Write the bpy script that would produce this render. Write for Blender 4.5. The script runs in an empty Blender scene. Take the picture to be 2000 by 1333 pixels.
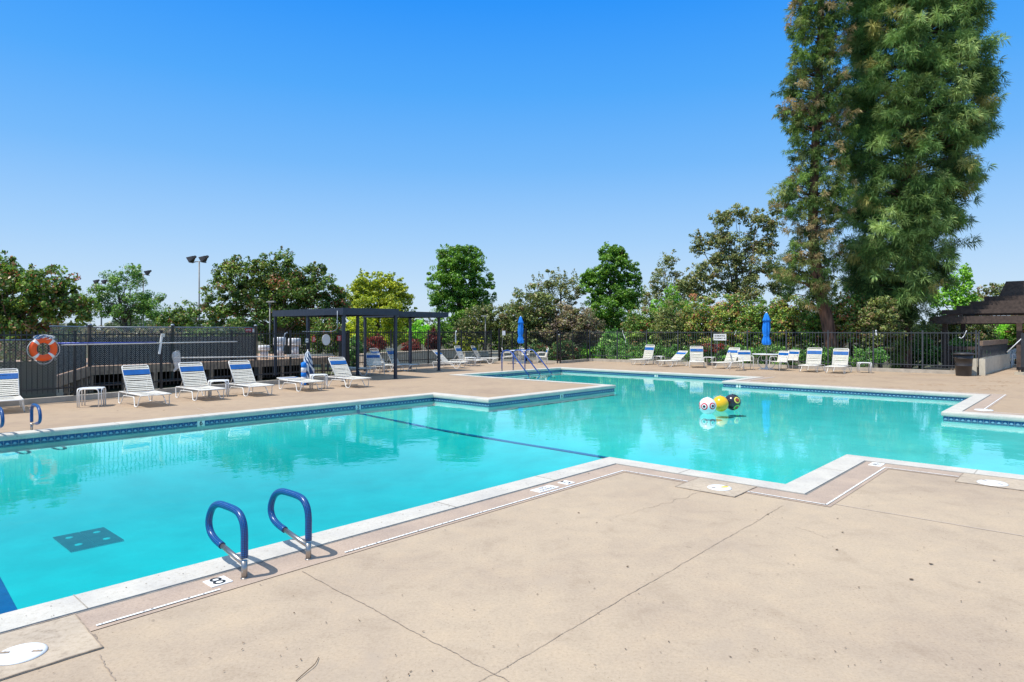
import bpy, math, random
import numpy as np
from mathutils import Vector, Matrix
from mathutils.geometry import tessellate_polygon
R = math.radians
random.seed(7)
SC = bpy.context.scene
COL = SC.collection

# ---------------------------------------------------------------- camera, sky, sun, exposure
H = 1.8          # eye height
FPX = 1275.0     # focal length in pixels of the 2000 px wide photograph
cam_d = bpy.data.cameras.new("camera")
cam_d.sensor_width = 36.0
cam_d.lens = FPX / 2000 * 36
cam_d.shift_y = -21.5 / 2000
cam_d.clip_start = 0.05
cam_d.clip_end = 4000
cam = bpy.data.objects.new("camera", cam_d)
COL.objects.link(cam)
cam.location = (0, 0, H)
cam.rotation_euler = (R(90), 0, 0)
SC.camera = cam

SUNV = Vector((-0.455, -0.25, 1.0)).normalized()
sun_el = math.asin(SUNV.z)
sun_az = math.atan2(SUNV.x, SUNV.y)
world = bpy.data.worlds.new("World")
SC.world = world
world.use_nodes = True
nt = world.node_tree
bgn = nt.nodes["Background"]
sky = nt.nodes.new("ShaderNodeTexSky")
sky.sky_type = 'NISHITA'
sky.sun_disc = False
sky.sun_elevation = sun_el
sky.sun_rotation = sun_az
sky.altitude = 100
sky.air_density = 1.0
sky.dust_density = 0.6
sky.ozone_density = 1.5
# the clear deep-blue day: the physical sky blended with a measured blue-to-pale gradient, its unseen overhead stops whitened to fill shade
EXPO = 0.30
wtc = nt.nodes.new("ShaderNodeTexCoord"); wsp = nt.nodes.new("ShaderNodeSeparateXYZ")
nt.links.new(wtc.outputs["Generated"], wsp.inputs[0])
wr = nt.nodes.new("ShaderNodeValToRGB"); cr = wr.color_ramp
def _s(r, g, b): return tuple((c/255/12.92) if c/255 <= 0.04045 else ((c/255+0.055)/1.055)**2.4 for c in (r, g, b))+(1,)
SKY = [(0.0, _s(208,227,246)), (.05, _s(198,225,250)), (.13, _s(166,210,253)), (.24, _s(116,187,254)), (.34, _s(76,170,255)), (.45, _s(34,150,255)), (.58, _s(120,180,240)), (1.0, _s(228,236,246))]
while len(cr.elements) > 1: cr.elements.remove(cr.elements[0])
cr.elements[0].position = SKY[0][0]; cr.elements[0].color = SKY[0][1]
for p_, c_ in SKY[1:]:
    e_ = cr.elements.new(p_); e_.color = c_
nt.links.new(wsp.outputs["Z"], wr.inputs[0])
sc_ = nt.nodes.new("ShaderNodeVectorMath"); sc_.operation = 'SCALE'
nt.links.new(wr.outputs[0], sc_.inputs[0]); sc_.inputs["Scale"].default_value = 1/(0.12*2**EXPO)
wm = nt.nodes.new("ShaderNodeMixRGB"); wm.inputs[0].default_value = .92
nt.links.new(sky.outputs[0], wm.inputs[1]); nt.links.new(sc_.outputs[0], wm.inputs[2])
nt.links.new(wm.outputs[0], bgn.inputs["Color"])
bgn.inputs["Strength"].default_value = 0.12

sd = bpy.data.lights.new("sun", 'SUN')
sd.energy = 4.2
sd.angle = R(0.53)
sd.color = (1.0, 0.955, 0.88)
so = bpy.data.objects.new("sun", sd)
COL.objects.link(so)
so.rotation_euler = (-SUNV).to_track_quat('-Z', 'Y').to_euler()

SC.view_settings.view_transform = 'Standard'
SC.view_settings.look = 'None'
SC.view_settings.exposure = EXPO
SC.view_settings.gamma = 1.0
SC.cycles.max_bounces = 8
SC.cycles.transparent_max_bounces = 16
SC.cycles.caustics_reflective = False
SC.cycles.caustics_refractive = False

# ---------------------------------------------------------------- geometry frame
A = Vector((0.6698, 0.7426, 0))      # along the long pool edge, away from the viewer
B = Vector((0.7426, -0.6698, 0))     # across the pool
ANG_A = math.atan2(A.y, A.x)
ANG_B = math.atan2(B.y, B.x)
def W(a, b, z=0.0):
    v = A * a + B * b
    return Vector((v.x, v.y, z))
def G(x, y, z=0.0):
    """point of the horizontal plane z seen at photograph pixel (x, y)"""
    Y = (H - z) * FPX / (y - 645.0)
    return Vector(((x - 1000) / FPX * Y, Y, z))
def D(x, y, Y):
    """point at distance Y seen at photograph pixel (x, y)"""
    return Vector(((x - 1000) / FPX * Y, Y, H - (y - 645.0) / FPX * Y))

# ---------------------------------------------------------------- tagging helpers
def tag(o, label=None, cat=None, group=None, kind=None):
    if label: o["label"] = label
    if cat: o["category"] = cat
    if group: o["group"] = group
    if kind: o["kind"] = kind
    return o
def thing(name, label, cat, loc=(0, 0, 0), rz=0.0, group=None):
    o = bpy.data.objects.new(name, None)
    o.empty_display_size = 0.1
    COL.objects.link(o)
    o.location = loc
    o.rotation_euler = (0, 0, rz)
    return tag(o, label, cat, group)
def copy_tree(o, parent=None):
    c = o.copy()
    COL.objects.link(c)
    c.parent = parent
    for ch in o.children:
        copy_tree(ch, c)
    return c
def dup(o, loc, rz, label, group=None):
    c = copy_tree(o)
    c.location = loc
    c.rotation_euler = (0, 0, rz)
    c["label"] = label
    if group: c["group"] = group
    return c

# ---------------------------------------------------------------- mesh builder
class MB:
    def __init__(s):
        s.v = []; s.f = []; s.m = []; s.uv = []; s.sm = []
    def face(s, idx, mi=0, uv=None, smooth=False):
        s.f.append(idx); s.m.append(mi); s.uv.append(uv); s.sm.append(smooth)
    def quad(s, a, b, c, d, mi=0, uv=None):
        n = len(s.v); s.v += [tuple(a), tuple(b), tuple(c), tuple(d)]
        s.face((n, n+1, n+2, n+3), mi, uv)
        return s
    def poly(s, pts, mi=0, uv=None):
        n = len(s.v); s.v += [tuple(p) for p in pts]
        s.face(tuple(range(n, n+len(pts))), mi, uv)
    def hexa(s, p, mi=0):
        """eight corners: bottom ring 0-3, top ring 4-7"""
        n = len(s.v); s.v += [tuple(q) for q in p]
        for q in ((3,2,1,0),(4,5,6,7),(0,1,5,4),(1,2,6,5),(2,3,7,6),(3,0,4,7)):
            s.face(tuple(n+i for i in q), mi)
        return s
    def box(s, c, size, rz=0.0, mi=0, M=None):
        hx, hy, hz = size[0]/2, size[1]/2, size[2]/2
        cs, sn = math.cos(rz), math.sin(rz)
        P = []
        for z in (-hz, hz):
            for x, y in ((-hx,-hy),(hx,-hy),(hx,hy),(-hx,hy)):
                q = Vector((c[0]+x*cs-y*sn, c[1]+x*sn+y*cs, c[2]+z))
                P.append(M @ q if M else q)
        return s.hexa(P, mi)
    def beam(s, p, q, w, h, mi=0, up=Vector((0,0,1))):
        """box running from p to q (centre line), w wide, h high"""
        p = Vector(p); q = Vector(q); d = (q-p).normalized()
        r = d.cross(up)
        if r.length < 1e-4: r = d.cross(Vector((0,1,0)))
        r.normalize(); u = r.cross(d).normalized()
        P = []
        for e in (p, q):
            P.append([e + r*(-w/2) + u*(-h/2), e + r*(w/2) + u*(-h/2), e + r*(w/2) + u*(h/2), e + r*(-w/2) + u*(h/2)])
        n = len(s.v); s.v += [tuple(x) for x in P[0]+P[1]]
        for i in range(4):
            j = (i+1) % 4
            s.face((n+i, n+j, n+4+j, n+4+i), mi)
        s.face((n+3,n+2,n+1,n), mi); s.face((n+4,n+5,n+6,n+7), mi)
        return s
    def tube(s, pts, r, n=8, mi=0, cap=True, closed=False):
        pts = [Vector(p) for p in pts]
        k = len(pts)
        rs = r if isinstance(r, (list, tuple)) else [r]*k
        base = len(s.v)
        prev = None
        for i, p in enumerate(pts):
            if closed: t = (pts[(i+1) % k] - pts[i-1])
            elif i == 0: t = pts[1]-pts[0]
            elif i == k-1: t = pts[-1]-pts[-2]
            else: t = (pts[i+1]-pts[i]).normalized() + (pts[i]-pts[i-1]).normalized()
            if t.length < 1e-9: t = Vector((0,0,1))
            t.normalize()
            if prev is None:
                u = t.cross(Vector((0,0,1)))
                if u.length < 0.1: u = t.cross(Vector((0,1,0)))
            else:
                u = prev - t*prev.dot(t)
                if u.length < 1e-6: u = t.cross(Vector((0,0,1)))
            u.normalize(); prev = u
            w = t.cross(u)
            for j in range(n):
                an = 2*math.pi*j/n
                s.v.append(tuple(p + (u*math.cos(an)+w*math.sin(an))*rs[i]))
        m = k if closed else k-1
        for i in range(m):
            for j in range(n):
                j2 = (j+1) % n; i2 = (i+1) % k
                s.face((base+i*n+j, base+i*n+j2, base+i2*n+j2, base+i2*n+j), mi,
                       ((i/ max(1,m), j/n), (i/max(1,m),(j+1)/n), ((i+1)/max(1,m),(j+1)/n), ((i+1)/max(1,m), j/n)), True)
        if cap and not closed:
            s.face(tuple(base+j for j in range(n))[::-1], mi)
            s.face(tuple(base+(k-1)*n+j for j in range(n)), mi)
        return s
    def lathe(s, prof, n=24, c=(0,0,0), mi=0, smooth=True, fold=None):
        base = len(s.v); k = len(prof)
        for i, (r, z) in enumerate(prof):
            for j in range(n):
                an = 2*math.pi*j/n
                rr = r*(1 + (fold(i, an) if fold else 0))
                s.v.append((c[0]+rr*math.cos(an), c[1]+rr*math.sin(an), c[2]+z))
        for i in range(k-1):
            for j in range(n):
                j2 = (j+1) % n
                s.face((base+i*n+j, base+i*n+j2, base+(i+1)*n+j2, base+(i+1)*n+j), mi,
                       ((j/n,i/k),((j+1)/n,i/k),((j+1)/n,(i+1)/k),(j/n,(i+1)/k)), smooth)
        s.face(tuple(base+j for j in range(n))[::-1], mi)
        s.face(tuple(base+(k-1)*n+j for j in range(n)), mi)
        return s
    def build(s, name, mats, parent=None, loc=None):
        me = bpy.data.meshes.new(name)
        me.from_pydata(s.v, [], s.f)
        if not isinstance(mats, (list, tuple)): mats = [mats]
        for m in mats: me.materials.append(m)
        me.polygons.foreach_set("material_index", s.m)
        me.polygons.foreach_set("use_smooth", s.sm)
        if any(u is not None for u in s.uv):
            uvl = me.uv_layers.new(name="UVMap")
            k = 0
            for p, u in zip(me.polygons, s.uv):
                for q in range(p.loop_total):
                    if u is not None: uvl.data[k].uv = u[q]
                    k += 1
        me.update()
        o = bpy.data.objects.new(name, me)
        COL.objects.link(o)
        if parent: o.parent = parent
        if loc: o.location = loc
        return o
def part(name, mb, mats, parent, label=None):
    o = mb.build(name, mats, parent)
    if label: o["label"] = label
    return o
def struct(name, mb, mats):
    return tag(mb.build(name, mats), kind="structure")
def fillet(pts, r, n=5):
    """round the inner corners of a polyline"""
    pts = [Vector(p) for p in pts]
    out = [pts[0]]
    for i in range(1, len(pts)-1):
        p, a, b = pts[i], pts[i-1], pts[i+1]
        ra = min(r, (a-p).length*0.49); rb = min(r, (b-p).length*0.49)
        s0 = p + (a-p).normalized()*ra; s1 = p + (b-p).normalized()*rb
        for k in range(n+1):
            t = k/n
            out.append(s0*(1-t)**2 + p*2*t*(1-t) + s1*t*t)
    out.append(pts[-1])
    return out

# ---------------------------------------------------------------- materials
def srgb(r, g, b):
    f = lambda c: (c/255/12.92) if c/255 <= 0.04045 else ((c/255+0.055)/1.055)**2.4
    return (f(r), f(g), f(b), 1)
def new_mat(name):
    m = bpy.data.materials.new(name); m.use_nodes = True
    n = m.node_tree; b = n.nodes["Principled BSDF"]
    return m, n, b
def N(n, t, **kw):
    x = n.nodes.new(t)
    for k, v in kw.items():
        if hasattr(x, k): setattr(x, k, v)
        else: x.inputs[k.replace('_', ' ')].default_value = v
    return x
def ramp(n, src, stops):
    r = n.nodes.new("ShaderNodeValToRGB")
    cr = r.color_ramp
    while len(cr.elements) > 1: cr.elements.remove(cr.elements[0])
    cr.elements[0].position = stops[0][0]; cr.elements[0].color = stops[0][1]
    for p, c in stops[1:]:
        e = cr.elements.new(p); e.color = c
    n.links.new(src, r.inputs[0])
    return r
def C(r, g, b): return (r, g, b, 1)
def simple(name, col, rough=0.5, metal=0.0, var=0.12, scale=6.0, bump=0.0, spec=0.5, coat=0.0):
    """painted or natural surface with a little unevenness of colour and gloss"""
    m, n, b = new_mat(name)
    tc = N(n, "ShaderNodeTexCoord")
    nz = N(n, "ShaderNodeTexNoise", Scale=scale, Detail=6.0)
    n.links.new(tc.outputs["Object"], nz.inputs["Vector"])
    lo = tuple(c*(1-var) for c in col[:3]) + (1,)
    hi = tuple(min(1, c*(1+var)) for c in col[:3]) + (1,)
    rp = ramp(n, nz.outputs["Fac"], [(0.3, lo), (0.7, hi)])
    n.links.new(rp.outputs[0], b.inputs["Base Color"])
    b.inputs["Roughness"].default_value = rough
    b.inputs["Metallic"].default_value = metal
    b.inputs["Specular IOR Level"].default_value = spec
    b.inputs["Coat Weight"].default_value = coat
    if bump:
        bp = N(n, "ShaderNodeBump", Strength=bump, Distance=0.01)
        n.links.new(nz.outputs["Fac"], bp.inputs["Height"])
        n.links.new(bp.outputs[0], b.inputs["Normal"])
    return m
M = {}
M['white_tube'] = simple('white_powder_coat', C(.78,.77,.74), .35, var=.05)
M['strap'] = simple('white_vinyl_strap', C(.84,.80,.70), .45, var=.07, scale=14)
M['blue_strap'] = simple('blue_vinyl_strap', C(.010,.125,.42), .4, var=.15)
M['blue_foam'] = simple('blue_foam', C(.010,.09,.40), .4, var=.12, scale=20)
M['steel'] = simple('stainless_steel', C(.40,.375,.35), .33, metal=.9, var=.08)
M['black_iron'] = simple('black_iron', C(.012,.012,.014), .45, var=.3)
M['grey_iron'] = simple('grey_iron', C(.05,.055,.065), .45, var=.2)
M['galv'] = simple('galvanised_steel', C(.20,.24,.29), .45, metal=.4, var=.15)
M['canopy_paint'] = simple('dark_blue_grey_paint', C(.022,.030,.052), .4, var=.2)
M['canopy_sheet'] = simple('corrugated_cover', C(.10,.11,.12), .6, var=.2)
M['brown_wood'] = simple('dark_stained_wood', C(.075,.052,.042), .8, var=.35, scale=9, bump=.3)
M['tan_wood'] = simple('weathered_tan_wood', C(.23,.16,.115), .8, var=.25, scale=9, bump=.3)
M['fascia_wood'] = simple('grey_brown_timber', C(.44,.29,.195), .85, var=.3, scale=7, bump=.3)
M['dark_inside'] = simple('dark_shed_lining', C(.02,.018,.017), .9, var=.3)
M['cream_wall'] = simple('cream_block_wall', C(.55,.50,.40), .85, var=.12, scale=5, bump=.3)
M['tan_wall'] = simple('tan_stucco', C(.62,.49,.37), .9, var=.12, scale=5, bump=.3)
M['curb'] = simple('curb_concrete', C(.42,.37,.30), .85, var=.18, scale=4, bump=.3)
M['plastic_white'] = simple('white_plastic', C(.72,.74,.76), .35, var=.04)
M['bin'] = simple('dark_bin_plastic', C(.035,.030,.028), .45, var=.2)
M['umb'] = simple('blue_canvas', C(.002,.20,.70), .75, var=.12, scale=12)
M['white_paint'] = simple('white_paint', C(.80,.80,.78), .5, var=.04)
M['black_paint'] = simple('black_paint', C(.015,.015,.016), .5, var=.2)
M['orange'] = simple('orange_foam', C(.95,.105,.008), .45, var=.1, scale=5)
M['red_sign'] = simple('red_paint', C(.45,.02,.03), .5, var=.15)
M['rope_white'] = simple('white_rope', C(.72,.74,.74), .8, var=.1)
M['rope_blue'] = simple('blue_rope', C(.02,.16,.45), .7, var=.2)
M['pole_blue'] = simple('blue_anodised_tube', C(.06,.09,.42), .35, metal=.3, var=.15)
M['pole_white'] = simple('white_fibreglass_tube', C(.66,.64,.60), .45, var=.08)
M['lamp_grey'] = simple('floodlight_housing', C(.045,.04,.04), .5, var=.3)
M['pole_grey'] = simple('grey_pole', C(.22,.22,.21), .5, var=.15)
M['yellow'] = simple('yellow_vinyl', C(.85,.46,.005), .22, var=.04, coat=.3)
M['ball_white'] = simple('white_vinyl', C(.83,.84,.84), .25, var=.03, coat=.3)
M['ball_black'] = simple('black_vinyl', C(.020,.017,.028), .22, var=.1, coat=.3)
M['ring_red'] = simple('red_print', C(.62,.01,.03), .4, var=.05)
M['ring_green'] = simple('green_print', C(.20,.55,.06), .4, var=.05)
M['ring_yellow'] = simple('yellow_print', C(.75,.62,.10), .4, var=.05)
M['ring_rust'] = simple('rust_print', C(.42,.06,.02), .4, var=.05)
M['slate'] = simple('slate_roof_paint', C(.11,.11,.12), .7, var=.2)
def translucent(m, fac):
    n = m.node_tree; b = n.nodes["Principled BSDF"]; tr = N(n, "ShaderNodeBsdfTranslucent")
    n.links.new(b.inputs["Base Color"].links[0].from_socket, tr.inputs["Color"])
    mx = N(n, "ShaderNodeMixShader"); mx.inputs[0].default_value = fac
    n.links.new(b.outputs[0], mx.inputs[1]); n.links.new(tr.outputs[0], mx.inputs[2])
    n.links.new(mx.outputs[0], n.nodes["Material Output"].inputs["Surface"])
translucent(M['strap'], .12); translucent(M['blue_strap'], .12)

def bark(name, c1, c2, scale=3.0):
    m, n, b = new_mat(name)
    tc = N(n, "ShaderNodeTexCoord")
    mp = N(n, "ShaderNodeMapping"); mp.inputs["Scale"].default_value = (1, 1, .25)
    n.links.new(tc.outputs["Object"], mp.inputs[0])
    vz = N(n, "ShaderNodeTexVoronoi", Scale=scale*4); n.links.new(mp.outputs[0], vz.inputs["Vector"])
    nz = N(n, "ShaderNodeTexNoise", Scale=scale*3, Detail=8.0); n.links.new(mp.outputs[0], nz.inputs["Vector"])
    mx = N(n, "ShaderNodeMath", operation='MULTIPLY')
    n.links.new(vz.outputs["Distance"], mx.inputs[0]); n.links.new(nz.outputs["Fac"], mx.inputs[1])
    rp = ramp(n, mx.outputs[0], [(0.05, c1), (0.4, c2)])
    n.links.new(rp.outputs[0], b.inputs["Base Color"]); b.inputs["Roughness"].default_value = .9
    bp = N(n, "ShaderNodeBump", Strength=.8, Distance=.04)
    n.links.new(mx.outputs[0], bp.inputs["Height"]); n.links.new(bp.outputs[0], b.inputs["Normal"])
    return m
M['bark'] = bark('grey_brown_bark', C(.05,.035,.025), C(.16,.12,.09))
M['pine_bark'] = bark('red_brown_pine_bark', C(.035,.018,.012), C(.20,.10,.065), 2)
M['pale_bark'] = bark('pale_bark', C(.14,.11,.09), C(.42,.36,.30))

def leaf_mat(name, gloss=.45, trans=.35, spec=.4):
    m, n, b = new_mat(name)
    at = N(n, "ShaderNodeAttribute"); at.attribute_name = "tint"
    n.links.new(at.outputs["Color"], b.inputs["Base Color"])
    b.inputs["Roughness"].default_value = gloss
    b.inputs["Specular IOR Level"].default_value = spec
    tr = N(n, "ShaderNodeBsdfTranslucent")
    hs = N(n, "ShaderNodeHueSaturation", Value=1.3, Saturation=1.1, Hue=.49)
    n.links.new(at.outputs["Color"], hs.inputs["Color"]); n.links.new(hs.outputs[0], tr.inputs["Color"])
    mx = N(n, "ShaderNodeMixShader"); mx.inputs[0].default_value = trans
    n.links.new(b.outputs[0], mx.inputs[1]); n.links.new(tr.outputs[0], mx.inputs[2])
    n.links.new(mx.outputs[0], n.nodes["Material Output"].inputs["Surface"])
    return m
M['leaf'] = leaf_mat('leaf', .42, .3)
M['needle'] = leaf_mat('pine_needle', .6, .3, .12)
M['dry_leaf'] = simple('dry_leaf', C(.10,.06,.03), .8, var=.3)

# deck concrete
def deck_material():
    m, n, b = new_mat('sand_finish_concrete')
    tc = N(n, "ShaderNodeTexCoord")
    big = N(n, "ShaderNodeTexNoise", Scale=.45, Detail=6.0, Roughness=.65)
    mid = N(n, "ShaderNodeTexNoise", Scale=3.2, Detail=8.0, Roughness=.7, Distortion=.4)
    fine = N(n, "ShaderNodeTexNoise", Scale=48.0, Detail=8.0, Roughness=.85)
    speck = N(n, "ShaderNodeTexVoronoi", Scale=26.0)
    for x in (big, mid, fine, speck): n.links.new(tc.outputs["Object"], x.inputs["Vector"])
    c1 = ramp(n, big.outputs["Fac"], [(.32, C(.375,.297,.226)), (.50, C(.432,.345,.255)), (.68, C(.456,.366,.268))])
    c2 = ramp(n, mid.outputs["Fac"], [(.28, C(.84,.82,.80)), (.46, C(.97,.97,.97)), (.72, C(1.07,1.05,1.01))])
    mu = N(n, "ShaderNodeMixRGB", blend_type='MULTIPLY'); mu.inputs[0].default_value = 1
    n.links.new(c1.outputs[0], mu.inputs[1]); n.links.new(c2.outputs[0], mu.inputs[2])
    c3 = ramp(n, fine.outputs["Fac"], [(.30, C(.45,.41,.36)), (.43, C(.90,.89,.88)), (.53, C(1.02,1.02,1.02)), (.68, C(1.14,1.14,1.14))])
    mu2 = N(n, "ShaderNodeMixRGB", blend_type='MULTIPLY'); mu2.inputs[0].default_value = .8
    n.links.new(mu.outputs[0], mu2.inputs[1]); n.links.new(c3.outputs[0], mu2.inputs[2])
    # scattered pits
    c4 = ramp(n, speck.outputs["Distance"], [(.0, C(.30,.24,.18)), (.07, C(.50,.44,.38)), (.11, C(1,1,1))])
    msk = N(n, "ShaderNodeTexNoise", Scale=1.7, Detail=3.0); n.links.new(tc.outputs["Object"], msk.inputs["Vector"])
    mr = ramp(n, msk.outputs["Fac"], [(.42, C(0,0,0)), (.62, C(1,1,1))])
    mu3 = N(n, "ShaderNodeMixRGB", blend_type='MULTIPLY')
    n.links.new(mr.outputs[0], mu3.inputs[0]); n.links.new(mu2.outputs[0], mu3.inputs[1]); n.links.new(c4.outputs[0], mu3.inputs[2])
    # faint grey water stains
    st = N(n, "ShaderNodeTexNoise", Scale=.9, Detail=9.0, Roughness=.7, Distortion=1.2); n.links.new(tc.outputs["Object"], st.inputs["Vector"])
    sr = ramp(n, st.outputs["Fac"], [(.56, C(0,0,0)), (.72, C(.55,.55,.55))])
    mu4 = N(n, "ShaderNodeMixRGB", blend_type='MIX')
    n.links.new(sr.outputs[0], mu4.inputs[0]); n.links.new(mu3.outputs[0], mu4.inputs[1]); mu4.inputs[2].default_value = C(.37,.30,.235)
    # the slabs on the far side of the pool were poured in a pinker, darker mix
    def side(v, thr):
        d = N(n, "ShaderNodeVectorMath", operation='DOT_PRODUCT'); d.inputs[1].default_value = v
        n.links.new(tc.outputs["Object"], d.inputs[0])
        g = N(n, "ShaderNodeMath", operation='GREATER_THAN'); g.inputs[1].default_value = thr
        n.links.new(d.outputs["Value"], g.inputs[0]); return g.outputs[0]
    mxm = N(n, "ShaderNodeMath", operation='MAXIMUM')
    n.links.new(side((-.7426, .6698, 0), 9.0), mxm.inputs[0]); n.links.new(side((.6698, .7426, 0), 17.0), mxm.inputs[1])
    mu5 = N(n, "ShaderNodeMixRGB", blend_type='MULTIPLY'); n.links.new(mxm.outputs[0], mu5.inputs[0])
    n.links.new(mu4.outputs[0], mu5.inputs[1]); mu5.inputs[2].default_value = C(.90,.845,.80)
    n.links.new(mu5.outputs[0], b.inputs["Base Color"])
    b.inputs["Roughness"].default_value = .9
    b.inputs["Specular IOR Level"].default_value = .25
    bp = N(n, "ShaderNodeBump", Strength=.35, Distance=.004)
    n.links.new(fine.outputs["Fac"], bp.inputs["Height"]); n.links.new(bp.outputs[0], b.inputs["Normal"])
    return m
M['deck'] = deck_material()
def band_material(name, lo, mid_, hi, sc=60.0):
    m, n, b = new_mat(name)
    tc = N(n, "ShaderNodeTexCoord")
    f = N(n, "ShaderNodeTexNoise", Scale=sc, Detail=6.0, Roughness=.8)
    g = N(n, "ShaderNodeTexNoise", Scale=2.5, Detail=6.0)
    for x in (f, g): n.links.new(tc.outputs["Object"], x.inputs["Vector"])
    r1 = ramp(n, f.outputs["Fac"], [(.3, lo), (.45, mid_), (.68, hi)])
    r2 = ramp(n, g.outputs["Fac"], [(.3, C(.86,.86,.88)), (.65, C(1.05,1.04,1.02))])
    mu = N(n, "ShaderNodeMixRGB", blend_type='MULTIPLY'); mu.inputs[0].default_value = 1
    n.links.new(r1.outputs[0], mu.inputs[1]); n.links.new(r2.outputs[0], mu.inputs[2])
    n.links.new(mu.outputs[0], b.inputs["Base Color"]); b.inputs["Roughness"].default_value = .85
    bp = N(n, "ShaderNodeBump", Strength=.4, Distance=.004)
    n.links.new(f.outputs["Fac"], bp.inputs["Height"]); n.links.new(bp.outputs[0], b.inputs["Normal"])
    return m
M['band'] = band_material('pinkish_exposed_aggregate', C(.25,.185,.145), C(.39,.30,.235), C(.46,.36,.285))
M['pad'] = band_material('grey_patch_concrete', C(.27,.21,.16), C(.42,.345,.26), C(.50,.42,.33), 22)
M['coping'] = band_material('white_coping', C(.35,.32,.27), C(.51,.485,.435), C(.56,.54,.49), 38)
M['joint'] = simple('dirty_joint', C(.28,.22,.17), .95, var=.3, scale=20)
M['joint_light'] = simple('pale_sealed_joint', C(.52,.43,.36), .9, var=.1, scale=20)
M['mastic'] = simple('grey_mastic', C(.18,.17,.155), .9, var=.3, scale=20)

# pool plaster (underwater) and waterline tile
M['plaster'] = simple('aqua_pool_plaster', C(.38,.76,.77), .8, var=.09, scale=1.6)
def tile_material():
    m, n, b = new_mat('blue_waterline_tile')
    uv = N(n, "ShaderNodeUVMap")
    sp = N(n, "ShaderNodeSeparateXYZ"); n.links.new(uv.outputs[0], sp.inputs[0])
    def mth(op, a, bb=None, c=None):
        x = N(n, "ShaderNodeMath", operation=op)
        for i, v in enumerate((a, bb, c)):
            if v is None: continue
            if isinstance(v, (int, float)): x.inputs[i].default_value = v
            else: n.links.new(v, x.inputs[i])
        return x.outputs[0]
    u = mth('FRACT', mth('DIVIDE', sp.outputs[0], .105))   # tile pitch 152 mm
    v = sp.outputs[1]                                        # 0 at the bottom, 1 at the top
    du = mth('ABSOLUTE', mth('SUBTRACT', u, .5))
    hill = mth('MULTIPLY', mth('COSINE', mth('MULTIPLY', du, 6.283)), .17)
    edge = mth('ADD', hill, .47)
    upper = mth('GREATER_THAN', v, edge)
    stripe = mth('MULTIPLY', mth('GREATER_THAN', v, .16), mth('LESS_THAN', v, .24))
    grout = mth('GREATER_THAN', du, .485)
    col1 = N(n, "ShaderNodeMixRGB"); n.links.new(upper, col1.inputs[0])
    col1.inputs[1].default_value = C(.22,.40,.54); col1.inputs[2].default_value = C(.018,.085,.22)
    nz = N(n, "ShaderNodeTexNoise", Scale=9.0, Detail=2.0); n.links.new(uv.outputs[0], nz.inputs["Vector"])
    vr = ramp(n, nz.outputs["Fac"], [(.3, C(.75,.75,.75)), (.7, C(1.25,1.25,1.25))])
    mu = N(n, "ShaderNodeMixRGB", blend_type='MULTIPLY'); mu.inputs[0].default_value = 1
    n.links.new(col1.outputs[0], mu.inputs[1]); n.links.new(vr.outputs[0], mu.inputs[2])
    col2 = N(n, "ShaderNodeMixRGB"); n.links.new(stripe, col2.inputs[0]); n.links.new(mu.outputs[0], col2.inputs[1])
    col2.inputs[2].default_value = C(.03,.045,.06)
    col3 = N(n, "ShaderNodeMixRGB"); n.links.new(grout, col3.inputs[0]); n.links.new(col2.outputs[0], col3.inputs[1])
    col3.inputs[2].default_value = C(.45,.50,.50)
    n.links.new(col3.outputs[0], b.inputs["Base Color"]); b.inputs["Roughness"].default_value = .15
    return m
M['tile'] = tile_material()

def water_material():
    m = bpy.data.materials.new('pool_water'); m.use_nodes = True
    n = m.node_tree
    n.nodes.remove(n.nodes["Principled BSDF"])
    out = n.nodes["Material Output"]
    tc = N(n, "ShaderNodeTexCoord")
    w1 = N(n, "ShaderNodeTexNoise", Scale=2.2, Detail=3.0, Roughness=.55)
    w2 = N(n, "ShaderNodeTexNoise", Scale=11.0, Detail=2.0, Roughness=.5)
    for x in (w1, w2): n.links.new(tc.outputs["Object"], x.inputs["Vector"])
    ad = N(n, "ShaderNodeMath", operation='MULTIPLY_ADD'); ad.inputs[1].default_value = .16
    n.links.new(w2.outputs["Fac"], ad.inputs[0]); n.links.new(w1.outputs["Fac"], ad.inputs[2])
    bp = N(n, "ShaderNodeBump", Strength=.26, Distance=.012)
    n.links.new(ad.outputs[0], bp.inputs["Height"])
    fr = N(n, "ShaderNodeFresnel", IOR=1.33)
    gl = N(n, "ShaderNodeBsdfGlossy", Roughness=.015); gl.inputs["Color"].default_value = C(1,1,1)
    n.links.new(bp.outputs[0], gl.inputs["Normal"])
    tr = N(n, "ShaderNodeBsdfTransparent")
    mx = N(n, "ShaderNodeMixShader")
    n.links.new(fr.outputs[0], mx.inputs[0]); n.links.new(tr.outputs[0], mx.inputs[1]); n.links.new(gl.outputs[0], mx.inputs[2])
    n.links.new(mx.outputs[0], out.inputs["Surface"])
    va = N(n, "ShaderNodeVolumeAbsorption")
    va.inputs["Color"].default_value = C(.0, .872, .881)
    va.inputs["Density"].default_value = 1.25
    n.links.new(va.outputs[0], out.inputs["Volume"])
    return m
M['water'] = water_material()

def ground_material():
    m, n, b = new_mat('mulch_and_weeds')
    tc = N(n, "ShaderNodeTexCoord")
    nz = N(n, "ShaderNodeTexNoise", Scale=.35, Detail=9.0, Roughness=.7); n.links.new(tc.outputs["Object"], nz.inputs["Vector"])
    rp = ramp(n, nz.outputs["Fac"], [(.35, C(.075,.05,.032)), (.5, C(.09,.08,.035)), (.62, C(.05,.075,.02)), (.8, C(.11,.12,.04))])
    n.links.new(rp.outputs[0], b.inputs["Base Color"]); b.inputs["Roughness"].default_value = .95
    return m
M['ground'] = ground_material()

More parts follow.
